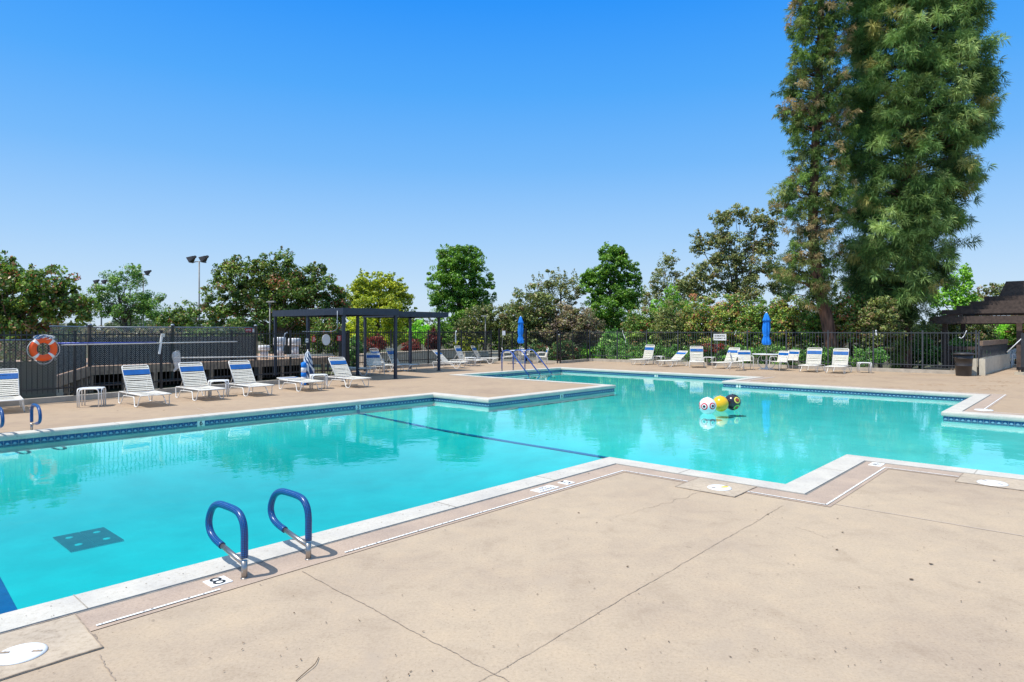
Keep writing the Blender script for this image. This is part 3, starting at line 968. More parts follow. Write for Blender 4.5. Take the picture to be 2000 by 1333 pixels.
# ---------------------------------------------------------------- pool furniture
def lounger(back_deg, label, loc, rz, L=1.52, Wd=.64, hz=.285, blen=.755, hinge=.50):
    """local x: head (0) to foot (L); y: across; origin under the middle"""
    t = thing('sun_lounger', label, 'sun lounger', loc, rz, 'white strap loungers round the pool')
    x0 = -L/2
    th = R(back_deg); bx, bz = -math.cos(th), math.sin(th)
    fr = MB()
    for s in (-1, 1):
        y = s*Wd/2
        fr.tube([(x0, y, hz), (x0+L, y, hz)], .0135, 8)
        # lower rail linking the legs, and struts
        fr.tube([(x0+.30, y, hz-.075), (x0+.72, y, hz-.065)], .011, 6)
        fr.tube([(x0+.46, y, hz-.07), (x0+.52, y, hz)], .009, 6)
    for x in (x0+.02, x0+hinge, x0+L): fr.tube([(x, -Wd/2, hz), (x, Wd/2, hz)], .0115, 8)
    if back_deg > 5:                                    # prop bracket behind the back
        for s in (-1, 1):
            p = Vector((x0+hinge+bx*.38, s*.22, hz+bz*.38)); q = Vector((x0+.10, s*.25, hz))
            fr.tube([p, q], .008, 6)
    part('frame', fr, M['white_tube'], t)
    for s in (-1, 1):
        y = s*Wd/2; d = s*.03
        lg = MB(); lg.tube(fillet([(x0, y, hz), (x0-.03, y, hz-.01), (x0+.05, y+d, .013), (x0+.20, y+d, .013), (x0+.30, y, hz-.075), (x0+.36, y, hz-.075)], .04), .0125, 8)
        part('leg', lg, M['white_tube'], t)
        lg = MB(); lg.tube(fillet([(x0+L, y, hz), (x0+L-.12, y, hz-.03), (x0+L-.20, y+d, .013), (x0+L-.38, y+d, .013), (x0+L-.50, y, hz-.065), (x0+.70, y, hz-.065)], .05), .0125, 8)
        part('leg', lg, M['white_tube'], t)
    st = MB(); x = x0+hinge+.03
    rnd = random.Random(label)
    while x < x0+L-.02:
        sag = .010+rnd.uniform(0, .012)
        pts = [(-1, 0), (-.5, -sag), (0, -sag*1.5), (.5, -sag), (1, 0)]
        for (a, za), (b, zb) in zip(pts[:-1], pts[1:]):
            for dz in (.016,):
                st.hexa([(x, a*Wd/2, hz+za+dz-.004), (x+.052, a*Wd/2, hz+za+dz-.004), (x+.052, b*Wd/2, hz+zb+dz-.004), (x, b*Wd/2, hz+zb+dz-.004),
                         (x, a*Wd/2, hz+za+dz), (x+.052, a*Wd/2, hz+za+dz), (x+.052, b*Wd/2, hz+zb+dz), (x, b*Wd/2, hz+zb+dz)])
        x += .0585
    part('seat', st, M['strap'], t)
    # back: tube hoop with straps
    bw = Wd*.93; o = Vector((x0+hinge, 0, hz+.012)); ax = Vector((bx, 0, bz)); nrm = Vector((bz, 0, -bx))
    bf = MB()
    bf.tube(fillet([o+Vector((0,-bw/2,0)), o+ax*blen+Vector((0,-bw/2,0)), o+ax*blen+Vector((0,bw/2,0)), o+Vector((0,bw/2,0))], .07, 6), .0135, 8)
    kk = int((blen-.045)/.050)
    blue = MB()
    for i in range(kk):
        s_ = .025+i*.050
        from_top = kk-1-i
        tgt = blue if from_top in (2, 3, 4) else bf
        wd = .048 if from_top in (2, 3, 4) else .031
        sag = rnd.uniform(-.007, .010); pts = [-1, -.5, 0, .5, 1]
        def pt(y, ss, off_):
            k = 1-y*y
            return o+ax*(ss + (sag*k))+Vector((0, y*bw/2, 0))-nrm*(.004*0)+nrm*(off_-.012*k*0.6)
        for a, b in zip(pts[:-1], pts[1:]):
            P = [pt(a, s_, .010), pt(a, s_+wd, .010), pt(b, s_+wd, .010), pt(b, s_, .010), pt(a, s_, .016), pt(a, s_+wd, .016), pt(b, s_+wd, .016), pt(b, s_, .016)]
            tgt.hexa(P, 0 if tgt is blue else 1)
    back = part('backrest', bf, [M['white_tube'], M['strap']], t)
    part('stripe', blue, M['blue_strap'], back)
    return t
HB = ANG_B
def gp(x, y): v = G(x, y); return (v.x, v.y, 0)
LOUNGERS = [
 (6, 803, 52, -50, 'white strap lounger at the left edge, behind the far grab rails'),
 (283, 790.5, 56, -42, 'upright white lounger between the square side table and the net'),
 (392, 779, 56, -42, 'upright white lounger directly below the hanging white net'),
 (488, 771, 56, -42, 'upright white lounger between a low table and the flat lounger'),
 (589, 762, 2, -44, 'white lounger folded flat beside the patterned beach umbrella'),
 (681, 755, 53, -42, 'white lounger just in front of the left canopy post'),
]
for x, y, bk_, ang, lab in LOUNGERS: lounger(bk_, lab, gp(x, y), R(ang))
lounger(2, 'white lounger lying flat in canopy shade behind the first post', gp(695, 733.0), R(-10))
lounger(62, 'shaded lounger behind the armchair, deepest under the canopy', gp(752, 725.5), R(-25), blen=.78)
lounger(64, 'shaded lounger with upright back, right of the shaded armchair', gp(783, 724.5), R(-22))
lounger(44, 'shaded lounger leaning back, left of the last canopy post', gp(880, 719.0), R(-20))
lounger(66, 'white lounger right behind the last canopy post', gp(912, 714.6), R(-22))
lounger(58, 'white lounger nearest the iron gate', gp(945, 710.0), R(-16))
lounger(72, 'upright white lounger, leftmost along the right-hand far deck', gp(1258, 712.5), R(180+38))
lounger(36, 'low-reclined white lounger between two small tables', gp(1312, 715.5), R(180+34))
lounger(68, 'white lounger facing straight at the viewer, below the occupancy sign', gp(1361, 717.5), R(-104))
lounger(60, 'white lounger beside the folded chair, right of the occupancy sign', gp(1419, 719.5), R(180+36))
lounger(70, 'white lounger left of the pair under the leaning pine trunk', gp(1585, 726.0), R(180+50))
lounger(70, 'white lounger right of the pair under the leaning pine trunk', gp(1637, 728.5), R(180+50))

def side_table(label, loc, rz, s=.46, h=.44):
    t = thing('side_table', label, 'side table', loc, rz, 'small white side tables')
    mb = MB()
    a = s/2; r = .06; pts = []
    for cx, cy, a0 in ((a-r,a-r,0),(-a+r,a-r,90),(-a+r,-a+r,180),(a-r,-a+r,270)):
        for k in range(5): an = R(a0+22.5*k); pts.append((cx+r*math.cos(an), cy+r*math.sin(an)))
    n = len(pts); b0 = len(mb.v)
    mb.v += [(x, y, h-.022) for x, y in pts]+[(x, y, h-.002) for x, y in pts]
    mb.face(tuple(range(b0, b0+n))[::-1]); mb.face(tuple(range(b0+n, b0+2*n)))
    for i in range(n): j = (i+1) % n; mb.face((b0+i, b0+j, b0+n+j, b0+n+i))
    part('table_top', mb, M['plastic_white'], t)
    for k in range(4):
        an = k*math.pi/2; c, s_ = math.cos(an), math.sin(an)
        rot = lambda x, y, z: (x*c-y*s_, x*s_+y*c, z)
        mb = MB(); a2 = a+.012
        mb.tube(fillet([rot(a2, -a+.035, .0), rot(a2, -a+.035, h-.014), rot(a2, a-.035, h-.014), rot(a2, a-.035, .0)], .09, 6), .014, 8)
        part('leg_hoop', mb, M['white_tube'], t)
    return t
ST = [((179, 794.0), 20, 'square white side table standing alone near the left kerb', .46),
      ((427, 774.5), 22, 'white side table between the loungers under the net', .46),
      ((622, 759.5), 22, 'white side table beside the flat-folded lounger', .46),
      ((918, 715.5), 15, 'white side table between loungers near the last canopy post', .46),
      ((1287, 712.0), -38, 'white side table left of the low-reclined lounger', .46),
      ((1386, 714.5), -38, 'white side table just below the occupancy sign', .46),
      ((1688, 728.6), -22, 'white side table standing alone right of the pine trunk', .47),
      ((740, 727.5), 15, 'shaded side table beside the armchair under the canopy', .42)]
for (x, y), ang, lab, s in ST: side_table(lab, gp(x, y), R(ang), s)

def armchair(label, loc, rz, h=.86):
    """faces local +x"""
    t = thing('armchair', label, 'armchair', loc, rz, 'white strap armchairs round the pool')
    w = .56; sz = .41
    for s in (-1, 1):
        y = s*w/2
        mb = MB()
        mb.tube(fillet([(.27, y*1.04, .0), (.24, y*1.04, .40), (.22, y*1.04, .62), (-.14, y*1.04, .63), (-.20, y*.95, .58)], .09, 5), .0125, 8)
        part('arm', mb, M['white_tube'], t)
        mb = MB(); mb.tube(fillet([(-.33, y, .0), (-.24, y, sz-.04), (.23, y*1.02, sz)], .05, 4), .0125, 8); part('leg', mb, M['white_tube'], t)
    mb = MB(); x = -.2
    mb.tube([(.23, -w/2, sz), (.23, w/2, sz)], .011, 8)
    while x < .22:
        zz = sz-.01+.02*(x+.2)/.42
        for a, b, za, zb in ((-1,-.4,0,-.014),(-.4,.4,-.014,-.014),(.4,1,-.014,0)):
            mb.hexa([(x,a*w/2,zz+za),(x+.05,a*w/2,zz+za),(x+.05,b*w/2,zz+zb),(x,b*w/2,zz+zb),(x,a*w/2,zz+za+.005),(x+.05,a*w/2,zz+za+.005),(x+.05,b*w/2,zz+zb+.005),(x,b*w/2,zz+zb+.005)], 1)
        x += .056
    part('seat', mb, [M['white_tube'], M['strap']], t)
    o = Vector((-.20, 0, sz-.04)); ax = Vector((-.27, 0, 1)).normalized(); bl = (h-sz+.04)/ax.z
    nrm = Vector((ax.z, 0, -ax.x))
    bf = MB(); bw = w*.98
    bf.tube(fillet([o+Vector((0,-bw/2,0)), o+ax*bl+Vector((0,-bw/2,0)), o+ax*bl+Vector((0,bw/2,0)), o+Vector((0,bw/2,0))], .06, 6), .013, 8)
    kk = int((bl-.04)/.058); blue = MB()
    for i in range(kk):
        s_ = .03+i*.058; ft = kk-1-i
        tg = blue if ft in (1, 2) else bf; wd = .056 if ft in (1, 2) else .046
        P = []
        for off_ in (.006, .012):
            for ss, yy in ((s_, -1), (s_+wd, -1), (s_+wd, 1), (s_, 1)): P.append(o+ax*ss+Vector((0, yy*bw/2, 0))+nrm*off_)
        tg.hexa(P, 0 if tg is blue else 1)
    back = part('backrest', bf, [M['white_tube'], M['strap']], t)
    part('stripe', blue, M['blue_strap'], back)
    return t
armchair('shaded armchair between the two canopy posts, facing the pool', gp(733, 733.0), R(-62))
armchair('white armchair left of the round table at the far blue parasol', gp(992, 711.0), R(5), .84)
armchair('white armchair seen front-on behind the long blue handrails', gp(1024, 708.0), R(-95), .84)
armchair('white armchair right of the far table, turned towards it', gp(1058, 711.5), R(185), .84)
armchair('white armchair facing the viewer, left of the right-hand round table', gp(1456, 722.5), R(-98))
armchair('white armchair seen edge-on beside the front-facing armchair', gp(1440, 724.0), R(-22), .80)
armchair('front one of two white armchairs right of the round table', gp(1521, 724.5), R(205))
armchair('rear one of two white armchairs right of the round table', gp(1543, 720.5), R(215))

def round_table(label, loc, r=.62, h=.70):
    t = thing('round_table', label, 'table', loc, .4, 'round white tables with parasols')
    mb = MB(); mb.lathe([(.025, h-.02), (r*.96, h-.02), (r, h-.012), (r, h+.006), (r*.97, h+.012), (.025, h+.012)], 40); part('table_top', mb, M['plastic_white'], t)
    mb = MB(); mb.lathe([(.045, .02), (.045, h-.022)], 14); part('column', mb, M['white_tube'], t)
    mb = MB(); mb.lathe([(.27, 0), (.27, .035), (.22, .06), (.06, .085), (.05, .12)], 28); part('base', mb, M['white_tube'], t)
    for k in range(4):
        an = k*math.pi/2; c, s_ = math.cos(an), math.sin(an)
        pts = []
        for q in range(15):
            a = R(110-220*q/14); rr = .30
            pts.append((.20+rr*math.cos(a)*1.05, .36+rr*1.02*math.sin(a)))
        pts = [(.05, h-.03)]+pts+[(.30, .03), (.46, .012)]
        mb = MB(); mb.tube([(x*c, x*s_, z) for x, z in pts], .011, 8); part('leg_hoop', mb, M['white_tube'], t)
        mb = MB(); pts = [(.05+.13*(1+math.cos(R(q))), .52+.13*math.sin(R(q))) for q in range(100, -170, -18)]
        mb.tube([(x*c, x*s_, z) for x, z in pts], .009, 6); part('brace_hoop', mb, M['white_tube'], t)
    return t
tA = gp(1497, 722.0); tB = gp(1017, 710.0)
round_table('round white table with hoop legs at the right-hand blue parasol', tA, .64)
round_table('round white table beyond the long blue handrails', tB, .58)
def parasol(label, loc, z0, z1, w=.16):
    t = thing('parasol', label, 'parasol', loc, random.random()*3, 'closed blue parasols')
    mb = MB(); mb.lathe([(.019, .09), (.019, z1+.03), (.008, z1+.05)], 12); part('pole', mb, M['grey_iron'], t)
    hh = z1-z0
    fold = lambda i, an: .20*math.sin(an*8)+.09*math.sin(an*3+i*.7)
    prof = [(w*.78, z0), (w*1.05, z0+.06*hh), (w*.98, z0+.14*hh), (w*.62, z0+.29*hh), (w*.80, z0+.36*hh), (w*.92, z0+.50*hh), (w*.80, z0+.66*hh), (w*.66, z0+.78*hh), (w*.45, z0+.90*hh), (w*.2, z1)]
    mb = MB(); mb.lathe(prof, 48, fold=fold); can = part('canopy', mb, M['umb'], t)
    mb = MB(); mb.lathe([(w*1.0, z1-.26*hh), (w*.82, z1-.20*hh), (w*.52, z1-.08*hh), (w*.22, z1+.008)], 48, fold=fold); part('vent_flap', mb, M['umb'], can)
    mb = MB(); mb.lathe([(w*.22, z1), (w*.24, z1+.02), (w*.1, z1+.045)], 12); part('finial', mb, M['white_paint'], t)
    mb = MB(); mb.tube([(.03,0,z0-.02), (.05,.01,z0-.12), (.03,0,z0-.25), (.06,-.01,z0-.33)], .008, 6); part('crank', mb, M['white_tube'], t)
    mb = MB(); mb.lathe([(w*.66, z0+.275*hh), (w*.68, z0+.30*hh)], 24, fold=None); part('tie_strap', mb, M['umb'], can)
    return t
Y = Vector(tA).y; parasol('closed blue parasol over the right-hand round table, left of the pine', tA, H-29/FPX*Y, H+33/FPX*Y, .165)
Y = Vector(tB).y; parasol('closed blue parasol beyond the long handrails, far centre', tB, H-26/FPX*Y, H+26/FPX*Y, .15)

# ---------------------------------------------------------------- grab rails and handrails
def grab_rail(label, loc, sgn, tilt=0.0):
    """plane of the loop runs along local x (towards the water)"""
    d = -B*sgn
    t = thing('grab_rail', label, 'grab rail', loc, math.atan2(d.y, d.x)+tilt, 'blue-sleeved pool grab rails')
    P = [(0,.0),(0,.12),(0,.23),(0,.32),(.018,.395),(.07,.448),(.15,.468),(.29,.470),(.42,.462),(.52,.42),(.58,.345),(.595,.275),(.56,.215),(.48,.178),(.36,.156)]
    pts = [Vector((x, 0, z)) for x, z in smooth2(P)]
    full = pts
    k0 = next(i for i, p in enumerate(full) if p.z > .125)
    mb = MB(); mb.tube([Vector((0,0,-.01)), Vector((0,0,.13))], .0215, 16); mb.lathe([(.027,0),(.027,.004),(.022,.007)], 20)
    part('post', mb, M['steel'], t)
    mb = MB(); mb.tube([full[-1], Vector((.2,0,.132)), Vector((.0,0,.105))], .019, 16); part('lower_bar', mb, M['steel'], t)
    mb = MB(); mb.tube(full[k0:], .0262, 18); o = part('sleeve', mb, M['sleeve'], t)
    return t
def smooth2(P, k=4):
    q = smooth_path([Vector((x, z, 0)) for x, z in P], k)
    return [(v.x, v.y) for v in q]
def sleeve_mat():
    m, n, b = new_mat('blue_woven_vinyl')
    tc = N(n, "ShaderNodeTexCoord")
    uv = N(n, "ShaderNodeUVMap"); sp = N(n, "ShaderNodeSeparateXYZ"); n.links.new(uv.outputs[0], sp.inputs[0])
    outs = []
    for ch, k in ((0, 96.0), (1, 13.0)):
        mu = N(n, "ShaderNodeMath", operation='MULTIPLY'); n.links.new(sp.outputs[ch], mu.inputs[0]); mu.inputs[1].default_value = k
        f = N(n, "ShaderNodeMath", operation='FRACT'); n.links.new(mu.outputs[0], f.inputs[0])
        l = N(n, "ShaderNodeMath", operation='LESS_THAN'); n.links.new(f.outputs[0], l.inputs[0]); l.inputs[1].default_value = .27
        outs.append(l)
    mx = N(n, "ShaderNodeMath", operation='MAXIMUM'); n.links.new(outs[0].outputs[0], mx.inputs[0]); n.links.new(outs[1].outputs[0], mx.inputs[1])
    c = N(n, "ShaderNodeMixRGB"); n.links.new(mx.outputs[0], c.inputs[0])
    c.inputs[1].default_value = C(.006,.11,.36); c.inputs[2].default_value = C(.004,.018,.08)
    n.links.new(c.outputs[0], b.inputs["Base Color"]); b.inputs["Roughness"].default_value = .3
    bp = N(n, "ShaderNodeBump", Strength=.4, Distance=.002, invert=True); n.links.new(mx.outputs[0], bp.inputs["Height"]); n.links.new(bp.outputs[0], b.inputs["Normal"])
    return m
M['sleeve'] = sleeve_mat()
grab_rail('nearest blue-sleeved grab rail, left of the near pair', tuple(W(2.21,-4.60,.004)), 1)
grab_rail('blue-sleeved grab rail, right of the near pair', tuple(W(2.73,-4.61,.004)), 1)
grab_rail('far-side blue grab rail in front of the left-edge lounger', tuple(W(2.92,-14.22,.004)), -1)
grab_rail('far-side blue grab rail cut by the left edge of the picture', tuple(W(2.40,-14.22,.004)), -1)
def hand_rail(label, a, b0=-19.5):
    base = W(a, b0)
    t = thing('hand_rail', label, 'handrail', tuple(base), math.atan2(B.y, B.x), 'long blue stair handrails')
    pts = fillet([(0,0,0),(0,0,.86),(.28,0,.92),(.50,0,.90),(1.55,0,-.12)], .26, 8)
    mb = MB(); mb.tube(pts, .026, 12); part('rail', mb, M['sleeve2'], t)
    mb = MB(); mb.lathe([(.045,0),(.045,.01),(.028,.02),(.028,.09)], 16); part('post_foot', mb, M['grey_iron'], t)
    mb = MB(); mb.tube([(1.52,0,-.09),(1.80,0,-.36),(1.80,0,-.75)], .019, 10); part('lower_end', mb, M['steel'], t)
    return t
M['sleeve2'] = simple('dull_blue_sleeve', C(.018,.070,.32), .4, var=.15, scale=30)
hand_rail('leftmost of the three long blue handrails at the far steps', 20.96)
hand_rail('middle one of the three long blue handrails', 21.70)
hand_rail('rightmost of the three long blue handrails', 22.50)

# ---------------------------------------------------------------- floating balls
def ball(label, px, py, r, mat, eyes, sink=.02, rz=0):
    """eyes: (direction, [(angle, material)...]) rings printed on the ball"""
    cz = WZ + r - sink
    c = D(px, py, 1); Y = (H-cz)*FPX/(py-645.0)
    t = thing('floating_ball', label, 'ball', ((px-1000)/FPX*Y, Y, cz), rz, 'floating bird-scare balls')
    def sph(u, v): return Vector((r*math.cos(u)*math.sin(v), r*math.sin(u)*math.sin(v), r*math.cos(v)))
    mb = MB(); prof = [(max(.0008, r*math.sin(math.pi*i/24)), -r*math.cos(math.pi*i/24)) for i in range(25)]
    mb.lathe(prof, 40); part('shell', mb, mat, t)
    mb = MB(); mb.lathe([(.016,0),(.016,r+.006),(.010,r+.010)], 12); part('valve', mb, mat, t)
    for d, rings in eyes:
        d = Vector(d).normalized(); u = d.cross(Vector((0,0,1))).normalized(); w = d.cross(u)
        mb = MB(); mats = []; a0 = 0.0; rr = r*1.004
        for k, (a1, mt) in enumerate(rings):
            mats.append(mt); n = 28; base = len(mb.v)
            for aa_ in ((a0, a1) if a0 > 0 else (.001, a1)):
                for j in range(n):
                    an = 2*math.pi*j/n
                    p = (d*math.cos(aa_)+(u*math.cos(an)+w*math.sin(an))*math.sin(aa_))*rr
                    mb.v.append(tuple(p))
            for j in range(n):
                j2 = (j+1) % n; mb.face((base+j, base+j2, base+n+j2, base+n+j), k, None, True)
            a0 = a1
        part('eye_print', mb, mats, t)
    return t
eyeR = [(.17, M['ball_black']), (.27, M['ball_white']), (.42, M['ring_red'])]
eyeG = [(.17, M['ring_rust']), (.25, M['ball_black']), (.40, M['ring_green'])]
eyeY = [(.18, M['ring_rust']), (.27, M['ball_black']), (.42, M['ring_yellow'])]
ball('white floating ball printed with red and black eye rings', 1382, 793, .198, M['ball_white'],
     [((-.64,-.77,.0), eyeR), ((.334,-.94,.08), eyeR), ((-1.0,.09,.0), eyeR), ((0.3,1,.1), eyeR)])
ball('plain yellow floating ball between the white and the black one', 1407, 789, .190, M['yellow'], [((.9,.7,.5), eyeR), ((-.2,.9,.5), eyeR)])
ball('black floating ball with green and yellow eye rings', 1430.5, 786, .198, M['ball_black'], [((.315,-.877,.36), eyeY), ((.29,-.75,-.59), eyeG), ((-.3,.9,.4), eyeY)])

# ---------------------------------------------------------------- shade canopies
K1 = Vector((-5.56, 21.5, 0))*1.0588; K2 = Vector((-3.99, 22.8, 0))*1.0588
bd = -B
def canopy(label, p, q, depth_, ztop, th, posts):
    e = (q-p).normalized(); n_ = Vector((-e.y, e.x, 0))
    if n_.dot(bd) < 0: n_ = -n_
    n_ = bd.copy()
    t = thing('shade_canopy', label, 'canopy', tuple(p), 0, 'dark blue-grey shade canopies')
    r = lambda v: v-p
    P = [r(p), r(q), r(q)+n_*depth_, r(p)+n_*depth_]
    for a, b in ((0,1),(1,2),(2,3),(3,0)):
        ee = (P[b]-P[a]).normalized()
        mb = MB(); mb.beam(P[a]-ee*.03+Vector((0,0,ztop-th/2)), P[b]+ee*.026+Vector((0,0,ztop-th/2-.0015*a)), .06, th)
        part('fascia', mb, M['canopy_paint'], t)
    mb = MB(); ce_ = (P[0]+P[2])/2; L = (q-p).length
    k = 24
    for i in range(k):
        s0 = depth_*i/k+.03*(i==0); s1 = depth_*(i+1)/k-(.03 if i==k-1 else 0)
        z0 = ztop-.05+(.02 if i % 2 else 0)
        a0 = P[0]+e*.03+n_*s0; a1 = P[0]+e*.03+n_*s1; b0 = P[1]-e*.03+n_*s0; b1 = P[1]-e*.03+n_*s1
        mb.hexa([Vector((*v.xy, z0)) for v in (a0,b0,b1,a1)]+[Vector((*v.xy, z0+.012)) for v in (a0,b0,b1,a1)])
    part('roof_sheet', mb, M['canopy_sheet'], t)
    for v in posts:
        mb = MB(); v = r(v); mb.box((v.x, v.y, (ztop-th)/2), (.095, .095, ztop-th), ANG_A)
        mb.box((v.x, v.y, .006), (.17, .17, .012), ANG_A); part('post', mb, M['canopy_paint'], t)
    return t
ZC = H+43.5/FPX*K1.y
canopy('dark blue-grey flat canopy on posts, nearer and higher of the two', K1, K2, 4.9, ZC, .24,
       [K1+bd*.06+A*.06, K2+bd*.06-A*.06, K1+bd*2.4+A*.06, K2+bd*2.45-A*.06, K1+bd*4.84+A*.06])
E1 = K2+bd*2.46-A*.04; E1 = Vector((-4.40*1.0588, 25.1*1.0588, 0))+A*.12; E2 = E1+A*2.62
canopy('dark blue-grey flat canopy set back to the right of the other', E1, E2, 2.55, ZC-.01, .22,
       [E2+bd*.5-A*.06, E2+bd*2.49-A*.06, E1+bd*2.49+A*.06])
# conduit on the canopy
t = thing('conduit', 'thin grey conduit pipe bending down from the canopy to the fence', 'pipe', tuple(K1))
mb = MB(); q = bd*.5
mb.tube(fillet([bd*.25+Vector((-.05,-.04,ZC-.1)), bd*.25+Vector((-.05,-.04,1.82)), bd*.25+Vector((-.25,.0,1.74)), bd*2.6+Vector((-.05,-.05,1.74))], .1, 5), .014, 8)
part('pipe', mb, M['galv'], t)

# ---------------------------------------------------------------- things hung on the left fence
e1 = (f1b-f1a).normalized(); back1 = Vector((-e1.y, e1.x, 0)); fr1 = -back1; FA = math.atan2(e1.y, e1.x)
def on_fence(px, y, z=None, out=.02):
    """point just in front of the left fence at picture position (px, y)"""
    k = (px-1000)/FPX; o = f1a+back1*.10+fr1*(.03+out)
    # o + e1*s has x = k*y
    s = (k*o.y-o.x)/(e1.x-k*e1.y); p = o+e1*s
    return Vector((p.x, p.y, (H-(y-645)/FPX*p.y) if z is None else z))
c = on_fence(85, 682, out=.06)
t = thing('life_ring', 'orange life ring with white bands hanging on the fence at the left', 'life ring', tuple(c), FA)
def torus(R0, r0, a0, a1, n=24, m=12, mi=0, mb=None, el=1.0):
    mb = mb or MB(); pts = []
    base = len(mb.v)
    for i in range(n+1):
        a = a0+(a1-a0)*i/n
        for j in range(m):
            b = 2*math.pi*j/m
            rr = R0+r0*math.cos(b)
            mb.v.append((rr*math.cos(a), r0*el*math.sin(b), rr*math.sin(a)))
    for i in range(n):
        for j in range(m):
            j2 = (j+1) % m
            mb.face((base+i*m+j, base+(i+1)*m+j, base+(i+1)*m+j2, base+i*m+j2), mi, None, True)
    return mb
rl = torus(.225, .077, 0, 2*math.pi, 60, 16, el=.75); part('float', rl, M['orange'], t)
for k in range(4):
    a = R(45+90*k); part('band', torus(.225, .081, a-.13, a+.13, 5, 16, el=.78), M['white_paint'], t)
mb = MB()
for k in range(4):
    a0 = R(45+90*k); pts = []
    for q in range(13):
        a = a0+R(90)*q/12; rr = .305+.045*math.sin(math.pi*q/12)
        pts.append((rr*math.cos(a), -.01, rr*math.sin(a)-.02*math.sin(math.pi*q/12)))
    mb.tube(pts, .007, 6)
part('grab_rope', mb, M['rope_white'], t)
c2_ = on_fence(84, 661, out=.05)
t = thing('rope_coil', 'blue and white throw rope bundled above the orange life ring', 'rope', tuple(c2_), FA)
rnd = random.Random(5)
for nm, mt, cnt in (('white_strand', 'rope_white', 7), ('blue_strand', 'rope_blue', 9)):
    mb = MB()
    for i in range(cnt):
        ph = rnd.uniform(0, 6); rx = rnd.uniform(.08, .19); rz_ = rnd.uniform(.02, .06)
        cx = rnd.uniform(-.06,.06); cz = rnd.uniform(-.02,.03); yy = rnd.uniform(-.05,.0)
        mb.tube([(cx+rx*math.cos(a*.45+ph), yy+.02*math.sin(a), cz+rz_*math.sin(a*.45+ph)) for a in range(15)], .0065, 5)
    if nm == 'white_strand':
        for s in (-1, 1): mb.tube([(s*.07,-.03,.05),(s*.13,-.03,.03),(s*.20,-.03,-.09),(s*.20,-.03,-.13)], .006, 5); mb.tube([(s*.05,-.03,.05),(s*.09,-.03,-.02),(s*.13,-.02,-.09)], .006, 5)
    part(nm, mb, M[mt], t)
def pole(label, p, q, r, mat, name='pool_pole', hooks=(.12,.5,.88)):
    t = thing(name, label, 'pole', tuple(p))
    mb = MB(); v = q-p; mb.tube([Vector((0,0,0)), v], r, 10); part('shaft', mb, mat, t)
    mb = MB()
    for k in hooks:
        c = v*k; mb.tube(fillet([c+back1*.06, c+Vector((0,0,-r-.008)), c+fr1*.03+Vector((0,0,-r)), c+fr1*.035+Vector((0,0,.01))], .02), .005, 5)
    part('hook', mb, M['grey_iron'], t)
    return t
pole('blue telescopic pole on the fence right of the life ring', on_fence(112, 671.0, out=.04), on_fence(305, 669.0, out=.04), .017, M['pole_blue'])
pole('long white pole with yellow tip hanging on the fence beside the life ring', on_fence(120, 674.0, out=.04), on_fence(463, 667.6, out=.04), .018, M['pole_white'])
mb = MB(); p = on_fence(463, 667.6, out=.04); q = on_fence(470, 667.4, out=.04); mb.tube([p, q], .022, 10)
# long lower pole with net
p = on_fence(340, 699.5, out=.05); q = on_fence(652, 695.0, out=.05)
pole('long white pole on the fence that carries the net', p, q, .020, M['pole_white'])
pole('short white pole lying above the net pole near the canopy', on_fence(560, 694.0, out=.09), on_fence(650, 692.0, out=.09), .014, M['pole_white'], hooks=(.1,.9))
pole('thin white pole just below the net pole near the canopy', on_fence(570, 699.0, out=.10), on_fence(645, 697.5, out=.10), .010, M['pole_white'], hooks=(.1,.9))
c = on_fence(344, 694, out=.10)
t = thing('leaf_net', 'white mesh leaf net hanging from the end of a pole', 'net', tuple(c), FA)
mb = MB()
hoop = [(.11*math.cos(a), -.02, .02+.10*math.sin(a)*.8+.02) for a in [2*math.pi*i/20 for i in range(20)]]
hoop = [(-.10,-.02,-.0),(-.085,-.02,.07),(-.02,-.02,.115),(.06,-.02,.12),(.10,-.02,.06),(.105,-.02,-.05),(.09,-.02,-.2)]
mb.tube(hoop, .008, 6); mb.tube([(-.12,0,-.02),(.11,0,-.02)], .008, 6); part('hoop', mb, M['pole_white'], t)
mb = MB()
rows = [(.10, .06, .11), (.04, .10, .12), (-.06, .11, .10), (-.16, .10, .09), (-.26, .085, .07), (-.36, .065, .05), (-.44, .035, .03), (-.48, .01, .01)]
base = 0
for i, (z, rx, ry) in enumerate(rows):
    for j in range(20):
        a = 2*math.pi*j/20; k = 1+.18*math.sin(a*5+i)
        cx = .0 if i < 3 else .012*(i-2)*(-1 if i > 5 else 1)
        mb.v.append((cx+rx*k*math.cos(a), ry*k*.6*math.sin(a), z))
s_ = 0
for i in range(len(rows)-1):
    for j in range(20):
        j2 = (j+1) % 20
        mb.face((i*20+j, i*20+j2, (i+1)*20+j2, (i+1)*20+j), 0, ((j*.03, i*.1),((j+1)*.03, i*.1),((j+1)*.03,(i+1)*.1),(j*.03,(i+1)*.1)), True)
part('net_bag', mb, M['net'], t)
# brush hanging at the pole
c = on_fence(316, 655, out=.06); c3 = on_fence(311, 692, out=.06)
t = thing('pool_brush', 'white pool brush head standing upright across the white pole', 'brush', tuple(c))
mb = MB(); mb.beam(Vector((0,0,0)), c3-c, .03, .055, up=e1); part('handle', mb, M['white_paint'], t)
mb = MB(); mb.box((.03,0,.02), (.10,.04,.05), FA); mb.box((.05,.01,-.03), (.04,.03,.05), FA); part('bracket', mb, M['pole_white'], t)
